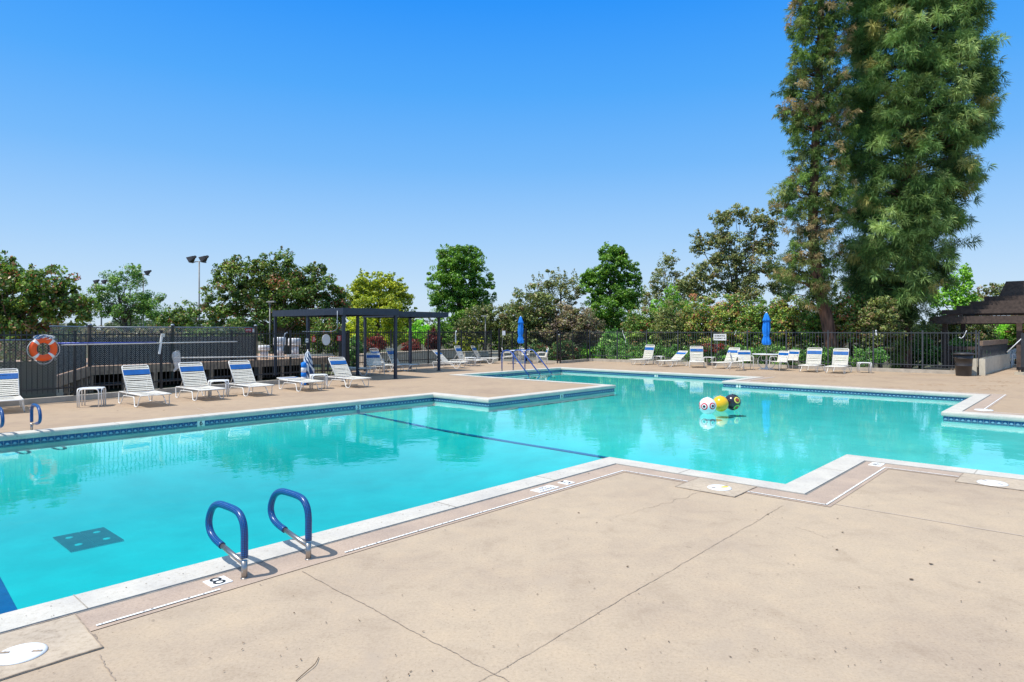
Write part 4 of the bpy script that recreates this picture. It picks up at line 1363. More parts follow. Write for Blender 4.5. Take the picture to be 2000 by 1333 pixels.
# white plaques, red signs
def plaque(name, label, px, y, w, h, mat, cat='sign', round_=False, fence=None, pic=True):
    c = on_fence(px, y, out=.03)
    t = thing(name, label, cat, tuple(c), FA)
    mb = MB()
    if round_:
        n = 28; b0 = 0
        for yy in (-.01, .01):
            for j in range(n): a = 2*math.pi*j/n; mb.v.append((w/2*math.cos(a), yy, h/2*math.sin(a)))
        mb.face(tuple(range(n))); mb.face(tuple(range(n, 2*n))[::-1])
        for j in range(n): j2 = (j+1) % n; mb.face((j2, j, n+j, n+j2))
    else: mb.box((0,0,0), (w, .015, h))
    part('plate', mb, mat, t)
    if pic:
        mb = MB()
        for k in range(4): mb.box((random.uniform(-.1,.1)*w, -.010, h*(.3-.2*k)), (w*random.uniform(.45,.75), .004, h*.07))
        part('print', mb, M['white_paint'] if mat == M['red_sign'] else M['black_paint'], t)
    return t
plaque('notice_sign', 'small red sign on the fence right of the white roof vents', 612.5, 663, .15, .20, M['red_sign'])
plaque('notice_sign', 'small red sign on the fence beside the left canopy post', 662, 661, .20, .20, M['red_sign'])
plaque('round_plaque', 'round pale plaque on the fence between the two red signs', 637, 664, .37, .40, M['plastic_white'], 'plaque', True, pic=False)
bx_ = plaque('switch_box', 'small white switch box beside the left red sign', 599.5, 665.5, .11, .14, M['plastic_white'], 'box', pic=False)
mb = MB(); mb.lathe([(.02,0),(.02,.012)], 10); mb.v = [(x, -z-.008, y) for x, y, z in mb.v]; part('switch', mb, M['grey_iron'], bx_)
cs = D(486, 645.5, 26.7); t = thing('notice_sign', 'red and white sign on the chain-link fence near its end post', 'sign', tuple(cs), R(48))
mb = MB(); mb.box((0,0,0), (.30,.012,.17)); part('plate', mb, M['red_sign'], t)
mb = MB(); mb.box((.19,0,-.01), (.07,.012,.14)); mb.box((-.02,-.009,.03), (.2,.003,.02)); mb.box((-.02,-.009,-.02), (.22,.003,.02)); part('print', mb, M['white_paint'], t)
# grey bent conduit on the fence
c = on_fence(556, 651, out=.05); t = thing('conduit', 'grey conduit with bent top fixed to the fence between the roof vents', 'pipe', tuple(c))
mb = MB(); mb.tube(fillet([e1*.12+Vector((0,0,.02)), Vector((0,0,-.02)), e1*(-.03)+Vector((0,0,-.35)), e1*(-.08)+Vector((0,0,-.66))], .08), .02, 8); part('pipe', mb, M['galv'], t)
# hose hooks: pale ribbons tied to the fences
def ribbon(label, pts, r=.016):
    p = pts[0]; t = thing('hose_loop', label, 'hose', tuple(p), 0, 'pale hoses tied to the fences')
    mb = MB(); mb.tube(smooth_path([v-p for v in pts], 5), [r*(.8+.3*math.sin(i)) for i in range((len(pts)-1)*5+1)], 8); part('hose', mb, M['plastic_white'], t)
def bf_pt(px, y, line=(f4a, f4b), out=.05):
    p, q = line; e = (q-p).normalized(); n_ = Vector((-e.y, e.x, 0)); o = p+n_*(.10-out)
    k = (px-1000)/FPX; s = (k*o.y-o.x)/(e.x-k*e.y); v = o+e*s
    return Vector((v.x, v.y, H-(y-645)/FPX*v.y))
ribbon('pale hose end hanging from the far fence rail behind the pool', [bf_pt(1216,646), bf_pt(1217,652), bf_pt(1221,662), bf_pt(1222,671)])
ribbon('short pale tie on the fence right of the occupancy sign', [bf_pt(1438,646), bf_pt(1436,651), bf_pt(1434.5,655)], .013)
ribbon('short white tie on a fence post beside the right-hand pine', [bf_pt(1711,645), bf_pt(1711,650), bf_pt(1712,656)], .03)
ribbon('curved pale hose on the fence above the dark bin', [bf_pt(1873,659), bf_pt(1878,661), bf_pt(1883,656), bf_pt(1888,646)])
L3 = (f3a, f3b)
ribbon('small white hook on the fence right of the far parasol', [bf_pt(1090,647,L3), bf_pt(1089,652,L3), bf_pt(1091,654,L3), bf_pt(1093,654,L3)], .03)
ribbon('tall white hose bracket on the fence behind the last canopy post', [bf_pt(892,647,(f2a,f2b)), bf_pt(890,651,(f2a,f2b)), bf_pt(890,672,(f2a,f2b))], .03)
# shower / box at the gate
p = bf_pt(984, 651, L3, .12); t = thing('shower_box', 'small white box with hose on the gate post at the far corner', 'box', tuple(p))
mb = MB(); mb.box((0,0,0), (.18,.12,.26), 0); part('case', mb, M['plastic_white'], t)
mb = MB(); mb.tube([(-.02,-.04,-.12),(-.06,-.05,-.3),(-.1,-.05,-.7),(-.1,-.05,-.95)], .014, 6); part('hose', mb, M['pole_grey'], t)

# ---------------------------------------------------------------- patterned umbrella and swim float by the kerb
def patt():
    m, n, b = new_mat('blue_white_zigzag_cloth')
    uv = N(n, "ShaderNodeUVMap")
    w = N(n, "ShaderNodeTexWave", Scale=5.0, Distortion=6.0); w.wave_type = 'BANDS'; w.bands_direction = 'DIAGONAL'
    w.inputs["Detail"].default_value = 1.0
    n.links.new(uv.outputs[0], w.inputs["Vector"])
    rp = ramp(n, w.outputs["Fac"], [(.0, C(.015,.05,.14)), (.42, C(.02,.22,.5)), (.5, C(.7,.74,.74)), (1, C(.75,.78,.78))])
    rp.color_ramp.interpolation = 'CONSTANT'
    n.links.new(rp.outputs[0], b.inputs["Base Color"]); b.inputs["Roughness"].default_value = .8
    return m
M['pattern'] = patt()
p = G(601, 752); 
t = thing('beach_umbrella', 'folded blue and white patterned beach umbrella leaning on the fence', 'umbrella', tuple(p), R(20))
mb = MB(); mb.lathe([(.03,.02),(.15,.06),(.165,.18),(.15,.5),(.12,.8),(.07,1.02),(.03,1.10)], 32, fold=lambda i, an: .22*math.sin(an*7)+.1*math.sin(an*2)); part('cloth', mb, M['pattern'], t)
mb = MB(); mb.tube([(0,0,0),(0,0,1.16)], .012, 8); part('pole', mb, M['white_tube'], t)
def swim_float(label, loc, segs, r):
    t = thing('swim_float', label, 'float', loc, 0, 'blue and white foam floats')
    z = 0
    for i, (mt, h) in enumerate(segs):
        mb = MB(); top = i == len(segs)-1
        mb.lathe([(r*.85, z), (r, z+h*.12), (r, z+h*.85), (r*(.45 if top else .85), z+h*(1.0))] + ([(r*.1, z+h*1.08)] if top else []), 20, fold=lambda i, an: .03*math.sin(an*3))
        part('segment', mb, mt, t); z += h
p = G(593, 753); swim_float('tall blue and white banded foam float left of the patterned umbrella', tuple(p), [(M['umb'],.15),(M['plastic_white'],.13),(M['umb'],.14),(M['plastic_white'],.16),(M['umb'],.17)], .085)
p = G(608.5, 749); swim_float('small foam float with white top, right of the patterned umbrella', (p.x, p.y, .22), [(M['umb'],.14),(M['plastic_white'],.15)], .09)
mb = MB(); q = thing('float_stand', 'low grey stand under the small foam float', 'stand', tuple(p)); mb.lathe([(.09,0),(.07,.05),(.07,.216)], 12); part('stand_body', mb, M['grey_iron'], q)

# ---------------------------------------------------------------- occupancy sign
c = bf_pt(1406, 659, out=.06)
eF = (f4b-f4a).normalized(); t = thing('occupancy_sign', 'white MAXIMUM POOL OCCUPANCY 105 sign on the far fence', 'sign', tuple(c), math.atan2(eF.y, eF.x)-.0)
w_ = 24.5/FPX*c.y/ .93; h_ = 13.2/FPX*c.y
mb = MB(); mb.box((0,0,0), (w_, .012, h_)); part('plate', mb, M['white_paint'], t)
mb = MB()
for z in (h_/2-.012, -h_/2+.012): mb.box((0,-.009,z), (w_-.02,.004,.008))
for x in (w_/2-.012, -w_/2+.012): mb.box((x,-.009,0), (.008,.004,h_-.02))
part('border', mb, M['grey_iron'], t)
RX = Matrix.Rotation(R(90), 4, 'X')
for txt, z in (('MAXIMUM POOL', .062), ('OCCUPANCY 105', -.062)):
    o = add_text(txt, .105, Matrix.Translation((0, -.0095, z)) @ RX @ Matrix.Diagonal((.70, 1, 1, 1)), M['black_paint'], t, 0, .004)
# stand legs of the sign
mb = MB()
for x in (-w_*.38, -w_*.22, w_*.42): mb.tube([(x,.02,-h_/2+.02),(x,.02,-h_/2-(.95 if x < -.1 and x > -w_*.3 else .4))], .007, 6)
part('stake', mb, M['galv'], t)

# ---------------------------------------------------------------- bin
p = G(1882, 734.5); p = Vector((p.x, p.y, 0))
t = thing('rubbish_bin', 'round dark brown plastic bin at the end of the fence', 'bin', tuple(p))
rb = .36; hb = .90
mb = MB(); mb.lathe([(rb*.70,0),(rb*.72,.02),(rb*.78,.38),(rb*.80,.385),(rb*.80,.41),(rb*.79,.415),(rb*.83,.66),(rb*.87,.665),(rb*.87,.70),(rb*.85,.71),(rb*.90,hb-.05)], 40); part('body', mb, M['bin'], t)
mb = MB(); mb.lathe([(rb*.90,hb-.07),(rb*1.02,hb-.06),(rb*1.03,hb-.03),(rb*.92,hb-.005),(rb*.5,hb+.015),(rb*.02,hb+.02)], 40); part('lid', mb, M['bin'], t)
for s in (-1, 1):
    mb = MB(); mb.tube(fillet([(s*rb*.86,-.07,.73),(s*rb*1.02,-.07,.72),(s*rb*1.02,.07,.72),(s*rb*.86,.07,.73)], .03), .014, 6); part('handle', mb, M['bin'], t)

# ---------------------------------------------------------------- cream block wall with timber-topped railing
wp0 = G(1913, 733.0); wp0 = Vector((wp0.x, wp0.y, 0)); wp1 = G(1967, 718.0); wp1 = Vector((wp1.x, wp1.y, 0))
e = (wp1-wp0).normalized(); L = (wp1-wp0).length; wa_ = math.atan2(e.y, e.x)
t = thing('block_wall', 'low cream block wall running away from the dark bin', 'wall', tuple(wp0), wa_)
k = 5
for i in range(k):
    mb = MB(); mb.box((L*(i+.5)/k, 0, .33+.004*(i % 2)), (L/k-.012, .22, .66)); part('block_panel', mb, M['cream_wall'], t)
mb = MB(); mb.box((-.22, .16, .33), (.12, .22, .66)); mb.box((-.24,-.13,.33), (.10,.2,.655)); part('end_pier', mb, M['cream_wall'], t)
t = thing('railing', 'dark railing with a light timber top above the cream block wall', 'railing', tuple(wp0+Vector((0,0,.66))), wa_)
mb = MB(); mb.box((L*.5+.1, 0, .60), (L*.92, .12, .20)); part('top_beam', mb, M['tan_wood'], t)
mb = MB()
for i in range(26): mb.box((.1+(L-.1)*i/25, 0, .25), (.045, .03, .50))
part('balusters', mb, M['grey_iron'], t)
t = thing('fence_end', 'grey iron end posts between the bin and the cream wall', 'fence', (wp0.x-.12, wp0.y-.1, 0), wa_)
for x in (.14,):
    mb = MB(); mb.box((x, 0, .87), (.05, .05, 1.74)); part('post', mb, M['grey_iron'], t)
mb = MB(); mb.box((.0, 0, 1.66), (.22, .03, .03)); part('rail', mb, M['grey_iron'], t)

# ---------------------------------------------------------------- gazebo
ga, gb = 39.6, -2.7
t = thing('gazebo', 'dark brown timber gazebo with stepped roof at the right edge', 'gazebo', tuple(W(ga, gb)), ANG_A)
def frame(name, hw, z0, z1, th=.12, mat='brown_wood'):
    for i, (cx, cy, lx, ly) in enumerate(((0,hw,2*hw,th),(0,-hw,2*hw,th),(hw,0,th,2*hw-th*1.01),(-hw,0,th,2*hw-th*1.01))):
        mb = MB(); mb.box((cx, cy, (z0+z1)/2), (lx+(th if i < 2 else 0), ly, z1-z0)); part(name, mb, M[mat], t)
HW = 3.25
frame('beam', HW, 2.10, 2.44, .14)
tiers = [(2.86, 2.56, 2.75), (2.36, 2.73, 2.95), (1.86, 2.94, 3.16), (1.38, 3.15, 3.40)]
for hw, z0, z1 in tiers: frame('roof_tier', hw, z0, z1, .10)
mb = MB()
s0, s1, z0, z1 = .92, .66, 3.40, 4.12
mb.hexa([(-s0,-s0,z0),(s0,-s0,z0),(s0,s0,z0),(-s0,s0,z0),(-s1,-s1,z1),(s1,-s1,z1),(s1,s1,z1),(-s1,s1,z1)]); part('roof_cupola', mb, M['brown_wood'], t)
for sx in (-1, 1):
    for sy in (-1, 1):
        mb = MB(); mb.beam((sx*(HW-.1), sy*(HW-.1), 2.30), (sx*.9, sy*.9, 3.10), .09, .16); part('rafter', mb, M['brown_wood'], t)
for (x, y) in ((-HW+.5,-HW+.45),(-HW+.5,0),(-HW+.5,HW-.45),(HW-.5,-HW+.45),(HW-.5,0.1),(HW-.5,HW-.45),(0,-HW+.45)):
    mb = MB(); mb.box((x, y, 1.09), (.2,.2,2.18)); part('post', mb, M['brown_wood'], t)
for (p, q) in (((-HW+.6, HW-.4), (HW-.4, HW-.4)), ((HW-.4,-HW+.4),(HW-.4,HW-.4)), ((-HW+.5, HW-.5), (-HW+.5, .8))):
    p = Vector((*p, 0)); q = Vector((*q, 0)); mb = MB(); mb.beam(p+Vector((0,0,.95)), q+Vector((0,0,.95)), .10, .16)
    ee = q-p; k = int(ee.length/.14)
    for i in range(1, k): c = p+ee*(i/k); mb.box((c.x, c.y, .46), (.05,.05,.84), 0)
    mb.beam(p+Vector((0,0,.10)), q+Vector((0,0,.10)), .05, .08)
    part('balustrade', mb, M['brown_wood'], t)

# white plastic chairs
def plastic_chair(label, loc, rz):
    t = thing('plastic_chair', label, 'chair', loc, rz, 'white plastic chairs in the gazebo')
    mb = MB(); mb.hexa([(-.21,-.22,.40),(.23,-.24,.42),(.23,.24,.42),(-.21,.22,.40),(-.21,-.22,.425),(.23,-.24,.445),(.23,.24,.445),(-.21,.22,.425)]); part('seat', mb, M['plastic_white'], t)
    mb = MB()
    for i in range(5):
        y = -.18+.09*i; mb.beam((-.21,y,.42), (-.31,y*1.1,.80), .055, .014, up=Vector((1,0,0)))
    mb.beam((-.31,-.24,.80), (-.31,.24,.80), .02, .09); part('backrest', mb, M['plastic_white'], t)
    for s in (-1, 1):
        mb = MB(); mb.beam((-.26,s*.26,.62),(.22,s*.27,.62), .05,.022); part('arm', mb, M['plastic_white'], t)
        for (x0, x1, ztop) in ((.20,.25,.62),(-.24,-.30,.62)):
            mb = MB(); n_ = .022
            mb.hexa([(x1-n_,s*.27-n_,0),(x1+n_,s*.27-n_,0),(x1+n_,s*.27+n_,0),(x1-n_,s*.27+n_,0),(x0-.035,s*.25-.025,ztop),(x0+.035,s*.25-.025,ztop),(x0+.035,s*.25+.025,ztop),(x0-.035,s*.25+.025,ztop)]); part('leg', mb, M['plastic_white'], t)
    return t
plastic_chair('white plastic armchair by the end of the cream wall', gp(1971, 716.5), R(200))
plastic_chair('white plastic armchair nearest the right edge inside the gazebo', gp(1992, 714.0), R(235))

# dark post with white closing bar at the right edge
p = G(1997, 733); p = Vector((p.x+.05, p.y, 0))
t = thing('gate_post', 'dark gate post with white diagonal bar at the right edge', 'post', tuple(p))
mb = MB(); mb.box((.05,0,.90), (.20,.16,1.56)); part('post', mb, M['grey_iron'], t)
mb = MB(); mb.box((0,0,.06), (.42,.42,.12)); part('footing', mb, M['cream_wall'], t)
mb = MB(); mb.tube(fillet([(-.19,.0,.13),(-.19,0,.24),(.0,0,.26),(.15,0,.24)], .04), .02, 8); mb.box((-.14,0,.27), (.2,.12,.09)); part('hinge', mb, M['black_iron'], t)
mb = MB(); mb.tube([(-.44,.3,.90),(.02,.05,1.52)], .018, 10); part('bar', mb, M['plastic_white'], t)

# ---------------------------------------------------------------- lamp posts
def flood(label, px, ytop, Y, ang):
    top = D(px, ytop, Y); t = thing('floodlight', label, 'floodlight', (top.x, top.y, -.35), ang, 'twin floodlights beyond the left fence')
    h = top.z+.35-.25
    mb = MB(); mb.lathe([(.085,0),(.075,h*.55),(.05,h*.56),(.05,h)], 12); part('pole', mb, M['pole_grey'], t)
    mb = MB(); mb.tube([(-.55,0,h-.1),(-.25,0,h-.02),(.25,0,h-.02),(.55,0,h-.1)], .035, 8); part('bracket', mb, M['pole_grey'], t)
    for s in (-1, 1):
        mb = MB(); x = s*.48; zc = h+.22
        Mx = Matrix.Translation((x, 0, zc)) @ Matrix.Rotation(R(-32), 4, 'Y') @ Matrix.Rotation(R(0), 4, 'Z')
        P = [(-.30,-.26,-.20),(.06,-.12,-.08),(.06,.12,-.08),(-.30,.26,-.20),(-.30,-.26,.24),(.12,-.12,.12),(.12,.12,.12),(-.30,.26,.24)]
        mb.hexa([Mx @ Vector(v) for v in P]); mb.hexa([Mx @ Vector(v) for v in [(.07,-.1,-.07),(.26,-.08,-.05),(.26,.08,-.05),(.07,.1,-.07),(.12,-.1,.1),(.26,-.08,.07),(.26,.08,.07),(.12,.1,.1)]])
        part('lamp_head', mb, M['lamp_grey'], t)
    return t
flood('nearest and tallest twin floodlight beyond the left fence', 389, 504, 47, R(-8))
flood('middle twin floodlight, second of three beyond the left fence', 280, 531, 62, R(10))
flood('farthest twin floodlight, leftmost of the three tall ones', 198, 549, 74, R(-5))
def lamp(label, px, ytop, Y, flip=1):
    top = D(px, ytop, Y); t = thing('area_lamp', label, 'lamp post', (top.x, top.y, -.35), R(0), 'low flat-headed lamp posts behind the fences')
    h = top.z+.35
    mb = MB(); mb.lathe([(.036,0),(.034,h-.12)], 10); part('pole', mb, M['pole_grey'], t)
    mb = MB(); mb.hexa([(-.30*flip,-.16,h-.06),(.16*flip,-.16,h-.06),(.16*flip,.16,h-.06),(-.30*flip,.16,h-.06),(-.28*flip,-.14,h+.03),(.12*flip,-.14,h),(.12*flip,.14,h),(-.28*flip,.14,h+.03)]); part('lamp_head', mb, M['pole_grey'], t)
    mb = MB(); mb.box((0,0,h-.12), (.12,.12,.12)); part('neck', mb, M['pole_grey'], t)
lamp('flat-headed lamp post behind the orange life ring', 65, 578, 24, 1)
lamp('flat-headed lamp post behind the timber building, left of the canopy', 527, 589, 36, -1)
lamp('thin lamp post among the shrubs right of the round green tree', 948, 617, 45, 1)

# ---------------------------------------------------------------- litter on the deck
random.seed(21)
lit = [(1500,1005,.02),(1636,1013,.02),(1646,1040,.022),(1635,1074,.025),(1818,1102,.035),(1780,1132,.03),(1942,1095,.02),(1678,1148,.016),(1553,1085,.014),
       (1645,1040,.02),(575,1198,.012),(702,1213,.010),(1165,1021,.02),(1912,1137,.02),(1476,997,.014),(1226,1107,.02),(1150,925,.02),(320,802,.04),(230,803,.04),(1130,1002,.02),(480,760,.05)]
WH = ['beside the long diagonal crack at the right', 'a little right of the inner coping corner', 'left of the pale sealed joint', 'just below the inner coping corner', 'the darkest chip on the right half of the deck',
      'below the darkest chip at the lower right', 'close to the right edge of the picture', 'far down on the right, under the diagonal crack', 'between the diagonal crack and the pale joint', 'touching the start of the pale joint',
      'just below the nearest grab rails', 'right of the nearest grab rails, by the crack', 'in the middle of the deck below the tile reading 5', 'in the lower right corner area of the deck', 'under the skimmer lid with the yellow stain',
      'mid-deck, left of the diagonal crack', 'next to the tile reading 5', 'on the far deck below the first upright lounger', 'on the far deck near the far grab rail', 'near the middle of the white drain strip', 'on the far deck in front of the flat lounger']
for i, (x, y, s) in enumerate(lit):
    p = G(x, y, .006); a = random.uniform(0, 6.28); s *= .62; mb = MB()
    q = [Vector((s*math.cos(a+k)*(1 if k % 2 else .45), s*.6*math.sin(a+k)*(1 if k % 2 else .7), random.uniform(0,.006))) for k in (0, 1.2, 2.6, 3.9, 5.1)]
    mb.poly(q); mb.poly([v+Vector((0,0,-.0015)) for v in q][::-1])
    o = mb.build('dead_leaf', M['dry_leaf'])
    o.location = p
    tag(o, 'dry brown leaf '+WH[i], 'leaf', 'dry leaves scattered on the deck')
def litter(name, label, pts, mat, lo, hi, thin=.35):
    mb = MB()
    for p in pts:
        s = random.uniform(lo, hi); a = random.uniform(0, 6.28); u = Vector((math.cos(a), math.sin(a), 0))*s; v = Vector((-u.y, u.x, 0))*thin
        z = Vector((0,0,random.uniform(.002,.006)))
        mb.quad(p-u-v*.5+z, p+u*.3-v+z, p+u+v*.4+z, p-u*.2+v+z)
    tag(mb.build(name, mat), label, 'litter', kind='stuff')
random.seed(5)
pts = []
while len(pts) < 240:
    x = random.uniform(0, 2000); y = 760+573*random.random()**1.4
    p = G(x, y, .004); a_ = p.dot(A); b_ = p.dot(B)
    if (b_ > -4.4 and a_ < 7.0) or (b_ > -2.0 and a_ < 9.4) or b_ < -14.6: pts.append(p)
litter('leaf_litter', 'tiny dark crumbs of dry leaves strewn over the deck', pts, M['dry_leaf'], .003, .012)
pts = [p for p in (W(random.uniform(-1, 10), -5.13+random.uniform(.03,.29), .0125) for _ in range(150)) if p.dot(A) < 7.7]
litter('coping_crumbs', 'fine dark crumbs lying on the near white coping', pts, M['dry_leaf'], .002, .007, .7)
M['needle_litter'] = simple('orange_brown_needles', C(.34,.17,.07), .9, var=.3)
pts = []
for k in range(26):
    c = G(random.uniform(1450, 2010), random.uniform(731, 765), 0)
    for j in range(random.randint(14, 40)): pts.append(c+Vector((random.gauss(0,.35), random.gauss(0,.16), 0)))
pts = [p for p in pts if p.dot(A) > 22.6+.0*p.x or (p.dot(A) > 17.7 and p.dot(B) > -2.2)]
litter('pine_litter', 'drifts of orange-brown pine needles on the far right deck', pts, M['needle_litter'], .03, .10, .12)
mb = MB(); mb.tube(smooth_path([G(622,1284,.008), G(615,1297,.012), G(598,1312,.010), G(578,1330,.006)], 5), .0022, 5)
tag(mb.build('dry_stem', M['dry_leaf']), 'thin bent dry stem lying on the near deck', 'stem')
# ---------------------------------------------------------------- vegetation
def mesh_np(name, verts, nper, cols, mat, parent):
    """verts (n*nper,3): n separate faces with nper corners; cols (n,3)"""
    n = len(verts)//nper
    me = bpy.data.meshes.new(name)
    me.vertices.add(n*nper); me.vertices.foreach_set("co", verts.astype(np.float32).ravel())
    me.loops.add(n*nper); me.loops.foreach_set("vertex_index", np.arange(n*nper, dtype=np.int32))
    me.polygons.add(n); me.polygons.foreach_set("loop_start", np.arange(0, n*nper, nper, dtype=np.int32))
    me.update(calc_edges=True)
    at = me.color_attributes.new("tint", 'FLOAT_COLOR', 'POINT')
    c4 = np.ones((n*nper, 4), dtype=np.float32); c4[:, :3] = np.repeat(cols, nper, axis=0)
    at.data.foreach_set("color", c4.ravel())
    me.materials.append(mat)
    o = bpy.data.objects.new(name, me); COL.objects.link(o)
    if parent: o.parent = parent
    return o
def unit(v): return v/np.maximum(1e-9, np.linalg.norm(v, axis=-1, keepdims=True))
def leaf_quads(rs, P, Nn, size, aspect=.55, var=.35):
    n = len(P)
    t = unit(np.cross(Nn, rs.normal(size=(n, 3)))); b = np.cross(Nn, t)
    s = size*(1+var*rs.uniform(-1, 1, (n, 1)))
    t = t*s*.5; b = b*s*.5*aspect
    fold = Nn*s*.10
    V = np.stack([P-t, P-b*1.0+fold, P+t, P+b*1.0+fold], axis=1)
    return V.reshape(-1, 3)
PAL = {
 'photinia': ([(.028,.060,.012),(.055,.105,.018),(.11,.17,.028),(.17,.060,.03),(.15,.09,.045),(.16,.20,.045)], [.30,.32,.20,.05,.06,.07]),
 'photinia_red': ([(.022,.055,.014),(.05,.10,.022),(.12,.17,.03),(.19,.070,.038),(.17,.11,.05),(.20,.22,.045)], [.18,.24,.21,.13,.11,.13]),
 'darkleaf': ([(.018,.045,.014),(.035,.08,.022),(.07,.13,.03),(.13,.04,.025),(.10,.07,.04)], [.36,.34,.16,.07,.07]),
 'acacia': ([(.05,.11,.025),(.09,.17,.03),(.13,.22,.04),(.10,.10,.05)], [.3,.4,.2,.1]),
 'yellow': ([(.11,.15,.015),(.20,.23,.022),(.28,.29,.03),(.08,.11,.02)], [.3,.4,.2,.1]),
 'green': ([(.032,.080,.010),(.065,.14,.016),(.105,.205,.024),(.15,.24,.03)], [.3,.4,.22,.08]),
 'olive': ([(.06,.085,.025),(.10,.12,.035),(.14,.16,.04),(.13,.09,.05),(.045,.065,.022)], [.28,.26,.14,.14,.18]),
 'brownish': ([(.10,.095,.05),(.14,.11,.065),(.08,.10,.035),(.18,.15,.06),(.09,.065,.055)], [.25,.25,.2,.12,.18]),
 'euc': ([(.09,.115,.04),(.13,.15,.05),(.18,.18,.06),(.19,.13,.06),(.055,.075,.03)], [.28,.28,.16,.10,.18]),
 'bright': ([(.09,.20,.02),(.14,.28,.03),(.06,.14,.02),(.20,.30,.05)], [.3,.35,.2,.15]),
 'ivy': ([(.02,.055,.015),(.04,.10,.02),(.08,.17,.03),(.16,.22,.08)], [.35,.35,.2,.1]),
 'redbush': ([(.15,.028,.02),(.10,.02,.02),(.20,.06,.04),(.06,.06,.03)], [.4,.3,.15,.15]),
 'flax': ([(.06,.012,.013),(.04,.01,.012),(.14,.035,.025)], [.4,.4,.2]),
 'distant': ([(.05,.075,.04),(.07,.09,.05),(.09,.11,.05)], [.4,.4,.2]),
}
DENS = 5.6
LEAF_K = 2.25
def limb_tube(mb, p, q, r0, r1, rs, k=5, wob=.06):
    p = Vector(p); q = Vector(q); L = (q-p).length; pts = []
    for i in range(k+1):
        t = i/k; v = p.lerp(q, t)
        if 0 < i < k: v += Vector(rs.normal(size=3)*wob*L*.5)
        v.z += .10*L*math.sin(math.pi*t)*.4
        pts.append(v)
    mb.tube(pts, [r0+(r1-r0)*i/k for i in range(k+1)], 6)
def tree(name, label, cat, blobs, Y, pal, leaf, dens=1.5, trunk=(None, .15), group=None, seed=1, bark_='bark', clump=.24, dscale=.8, shell=.35, base_z=-.35, aspect=.62, limbs=12, sprig=0, mat='leaf', cm=1.0, clusters=1.0):
    rs = np.random.RandomState(seed); leaf = leaf*.80
    bl = []
    for bb_ in blobs:
        px, py, rx, ry = bb_[:4]; Yb = bb_[4] if len(bb_) > 4 else Y+rs.uniform(-.3,.3)*rx*Y/FPX
        c = D(px, py, Yb if len(bb_) > 4 else Y); k = Y/FPX
        bl.append((np.array([c.x, Yb, c.z]), np.array([rx*k*1.12, min(rx, ry*1.3)*k*dscale, ry*k*1.10])))
    tx = trunk[0] if trunk[0] is not None else blobs[0][0]
    bx = (tx-1000)/FPX*Y
    t = thing(name, label, cat, (bx, Y, base_z), 0, group)
    o = np.array([bx, Y, base_z])
    cols, wts = PAL[pal]; cols = np.array(cols)*cm*LEAF_K; wts = np.array(wts)/sum(wts)
    VV = []; CC = []; tips = []
    for c, r in bl:
        R0 = min(r)
        nc = max(6, int(clusters*2.2*(r[0]*r[2]*2+r[1]*r[2])/((clump*R0)**2)/3))
        nc = min(nc, 240)
        d = unit(rs.normal(size=(nc, 3))); u = shell+(1-shell)*rs.uniform(0, 1, (nc, 1))**.6
        cc = c + d*r*u*(1-clump*.25)
        tips += [tuple(x) for x in cc[:max(2, limbs//len(bl)+1)]]
        n = int(DENS*dens*4*r[0]*r[2]/leaf**2/aspect*.6)
        per = max(3, n//nc)
        for i in range(nc):
            cr = clump*R0*rs.uniform(.4, 1.65)
            m = int(per*rs.uniform(.6, 1.4))+1
            dd = unit(rs.normal(size=(m, 3))); rr = cr*(.35+.65*rs.uniform(0, 1, (m, 1))**.5)
            P = cc[i]+dd*rr*np.array([1.15, 1.0, .8])
            Nn = unit(dd*.6+rs.normal(size=(m, 3))*.55+np.array([-.1, -.15, .35]))
            VV.append(leaf_quads(rs, P-o, Nn, leaf, aspect))
            tone = rs.uniform(.78, 1.22)
            w = wts.copy()
            fav = rs.choice(len(w), p=wts); w[fav] += .8; w /= w.sum()
            k = rs.choice(len(cols), m, p=w)
            CC.append(cols[k]*tone*rs.uniform(.8, 1.2, (m, 1)))
    # protruding sprigs
    for q in range(sprig):
        c, r = bl[rs.randint(len(bl))]
        d = unit(rs.normal(size=3)+np.array([0, 0, .9])); st = c+d*r*.85; L = R0*rs.uniform(.25, .6)
        m = 26; tt = rs.uniform(0, 1, (m, 1)); ax = unit(d+np.array([0, 0, .5]))
        P = st+ax*L*tt+rs.normal(size=(m, 3))*leaf*.7*(1.2-tt)
        VV.append(leaf_quads(rs, P-o, unit(rs.normal(size=(m, 3))+np.array([0,0,.3])), leaf, aspect)); CC.append(cols[rs.choice(len(cols), m, p=wts)]*rs.uniform(.8,1.2,(m,1)))
    mesh_np('crown', np.concatenate(VV), 4, np.concatenate(CC), M[mat], t)
    mb = MB(); ctr = sum((c for c, r in bl))/len(bl)-o; tr = trunk[1]
    top = Vector((ctr[0], 0, ctr[2]))
    pts = [Vector((0, 0, 0)), Vector((tr*.3, 0, top.z*.3)), Vector((top.x*.6, .1, top.z*.65)), top]
    mb.tube(smooth_path(pts, 4), [tr*(1.25-.9*i/12) for i in range(13)], 8)
    for i, tip in enumerate(tips[:limbs]):
        f = rs.uniform(.35, .95); s0 = Vector((top.x*max(0, (f-.3)/.7), 0, top.z*f))
        limb_tube(mb, s0, Vector(tip)-Vector(o), tr*.26*(1.2-f*.6), tr*.05, rs)
    part('trunk', mb, M[bark_], t)
    return t
GT = 'trees standing beyond the pool fences'
tree('broadleaf_tree', 'dark green tree with red-brown leaves at the left edge', 'tree',
     [(40,592,85,72),(108,572,50,48),(-75,585,100,95),(25,650,80,55),(140,612,42,34),(5,530,50,30)], 24, 'photinia', .15, 2.0, (15,.2), GT, 2, sprig=26, limbs=26)
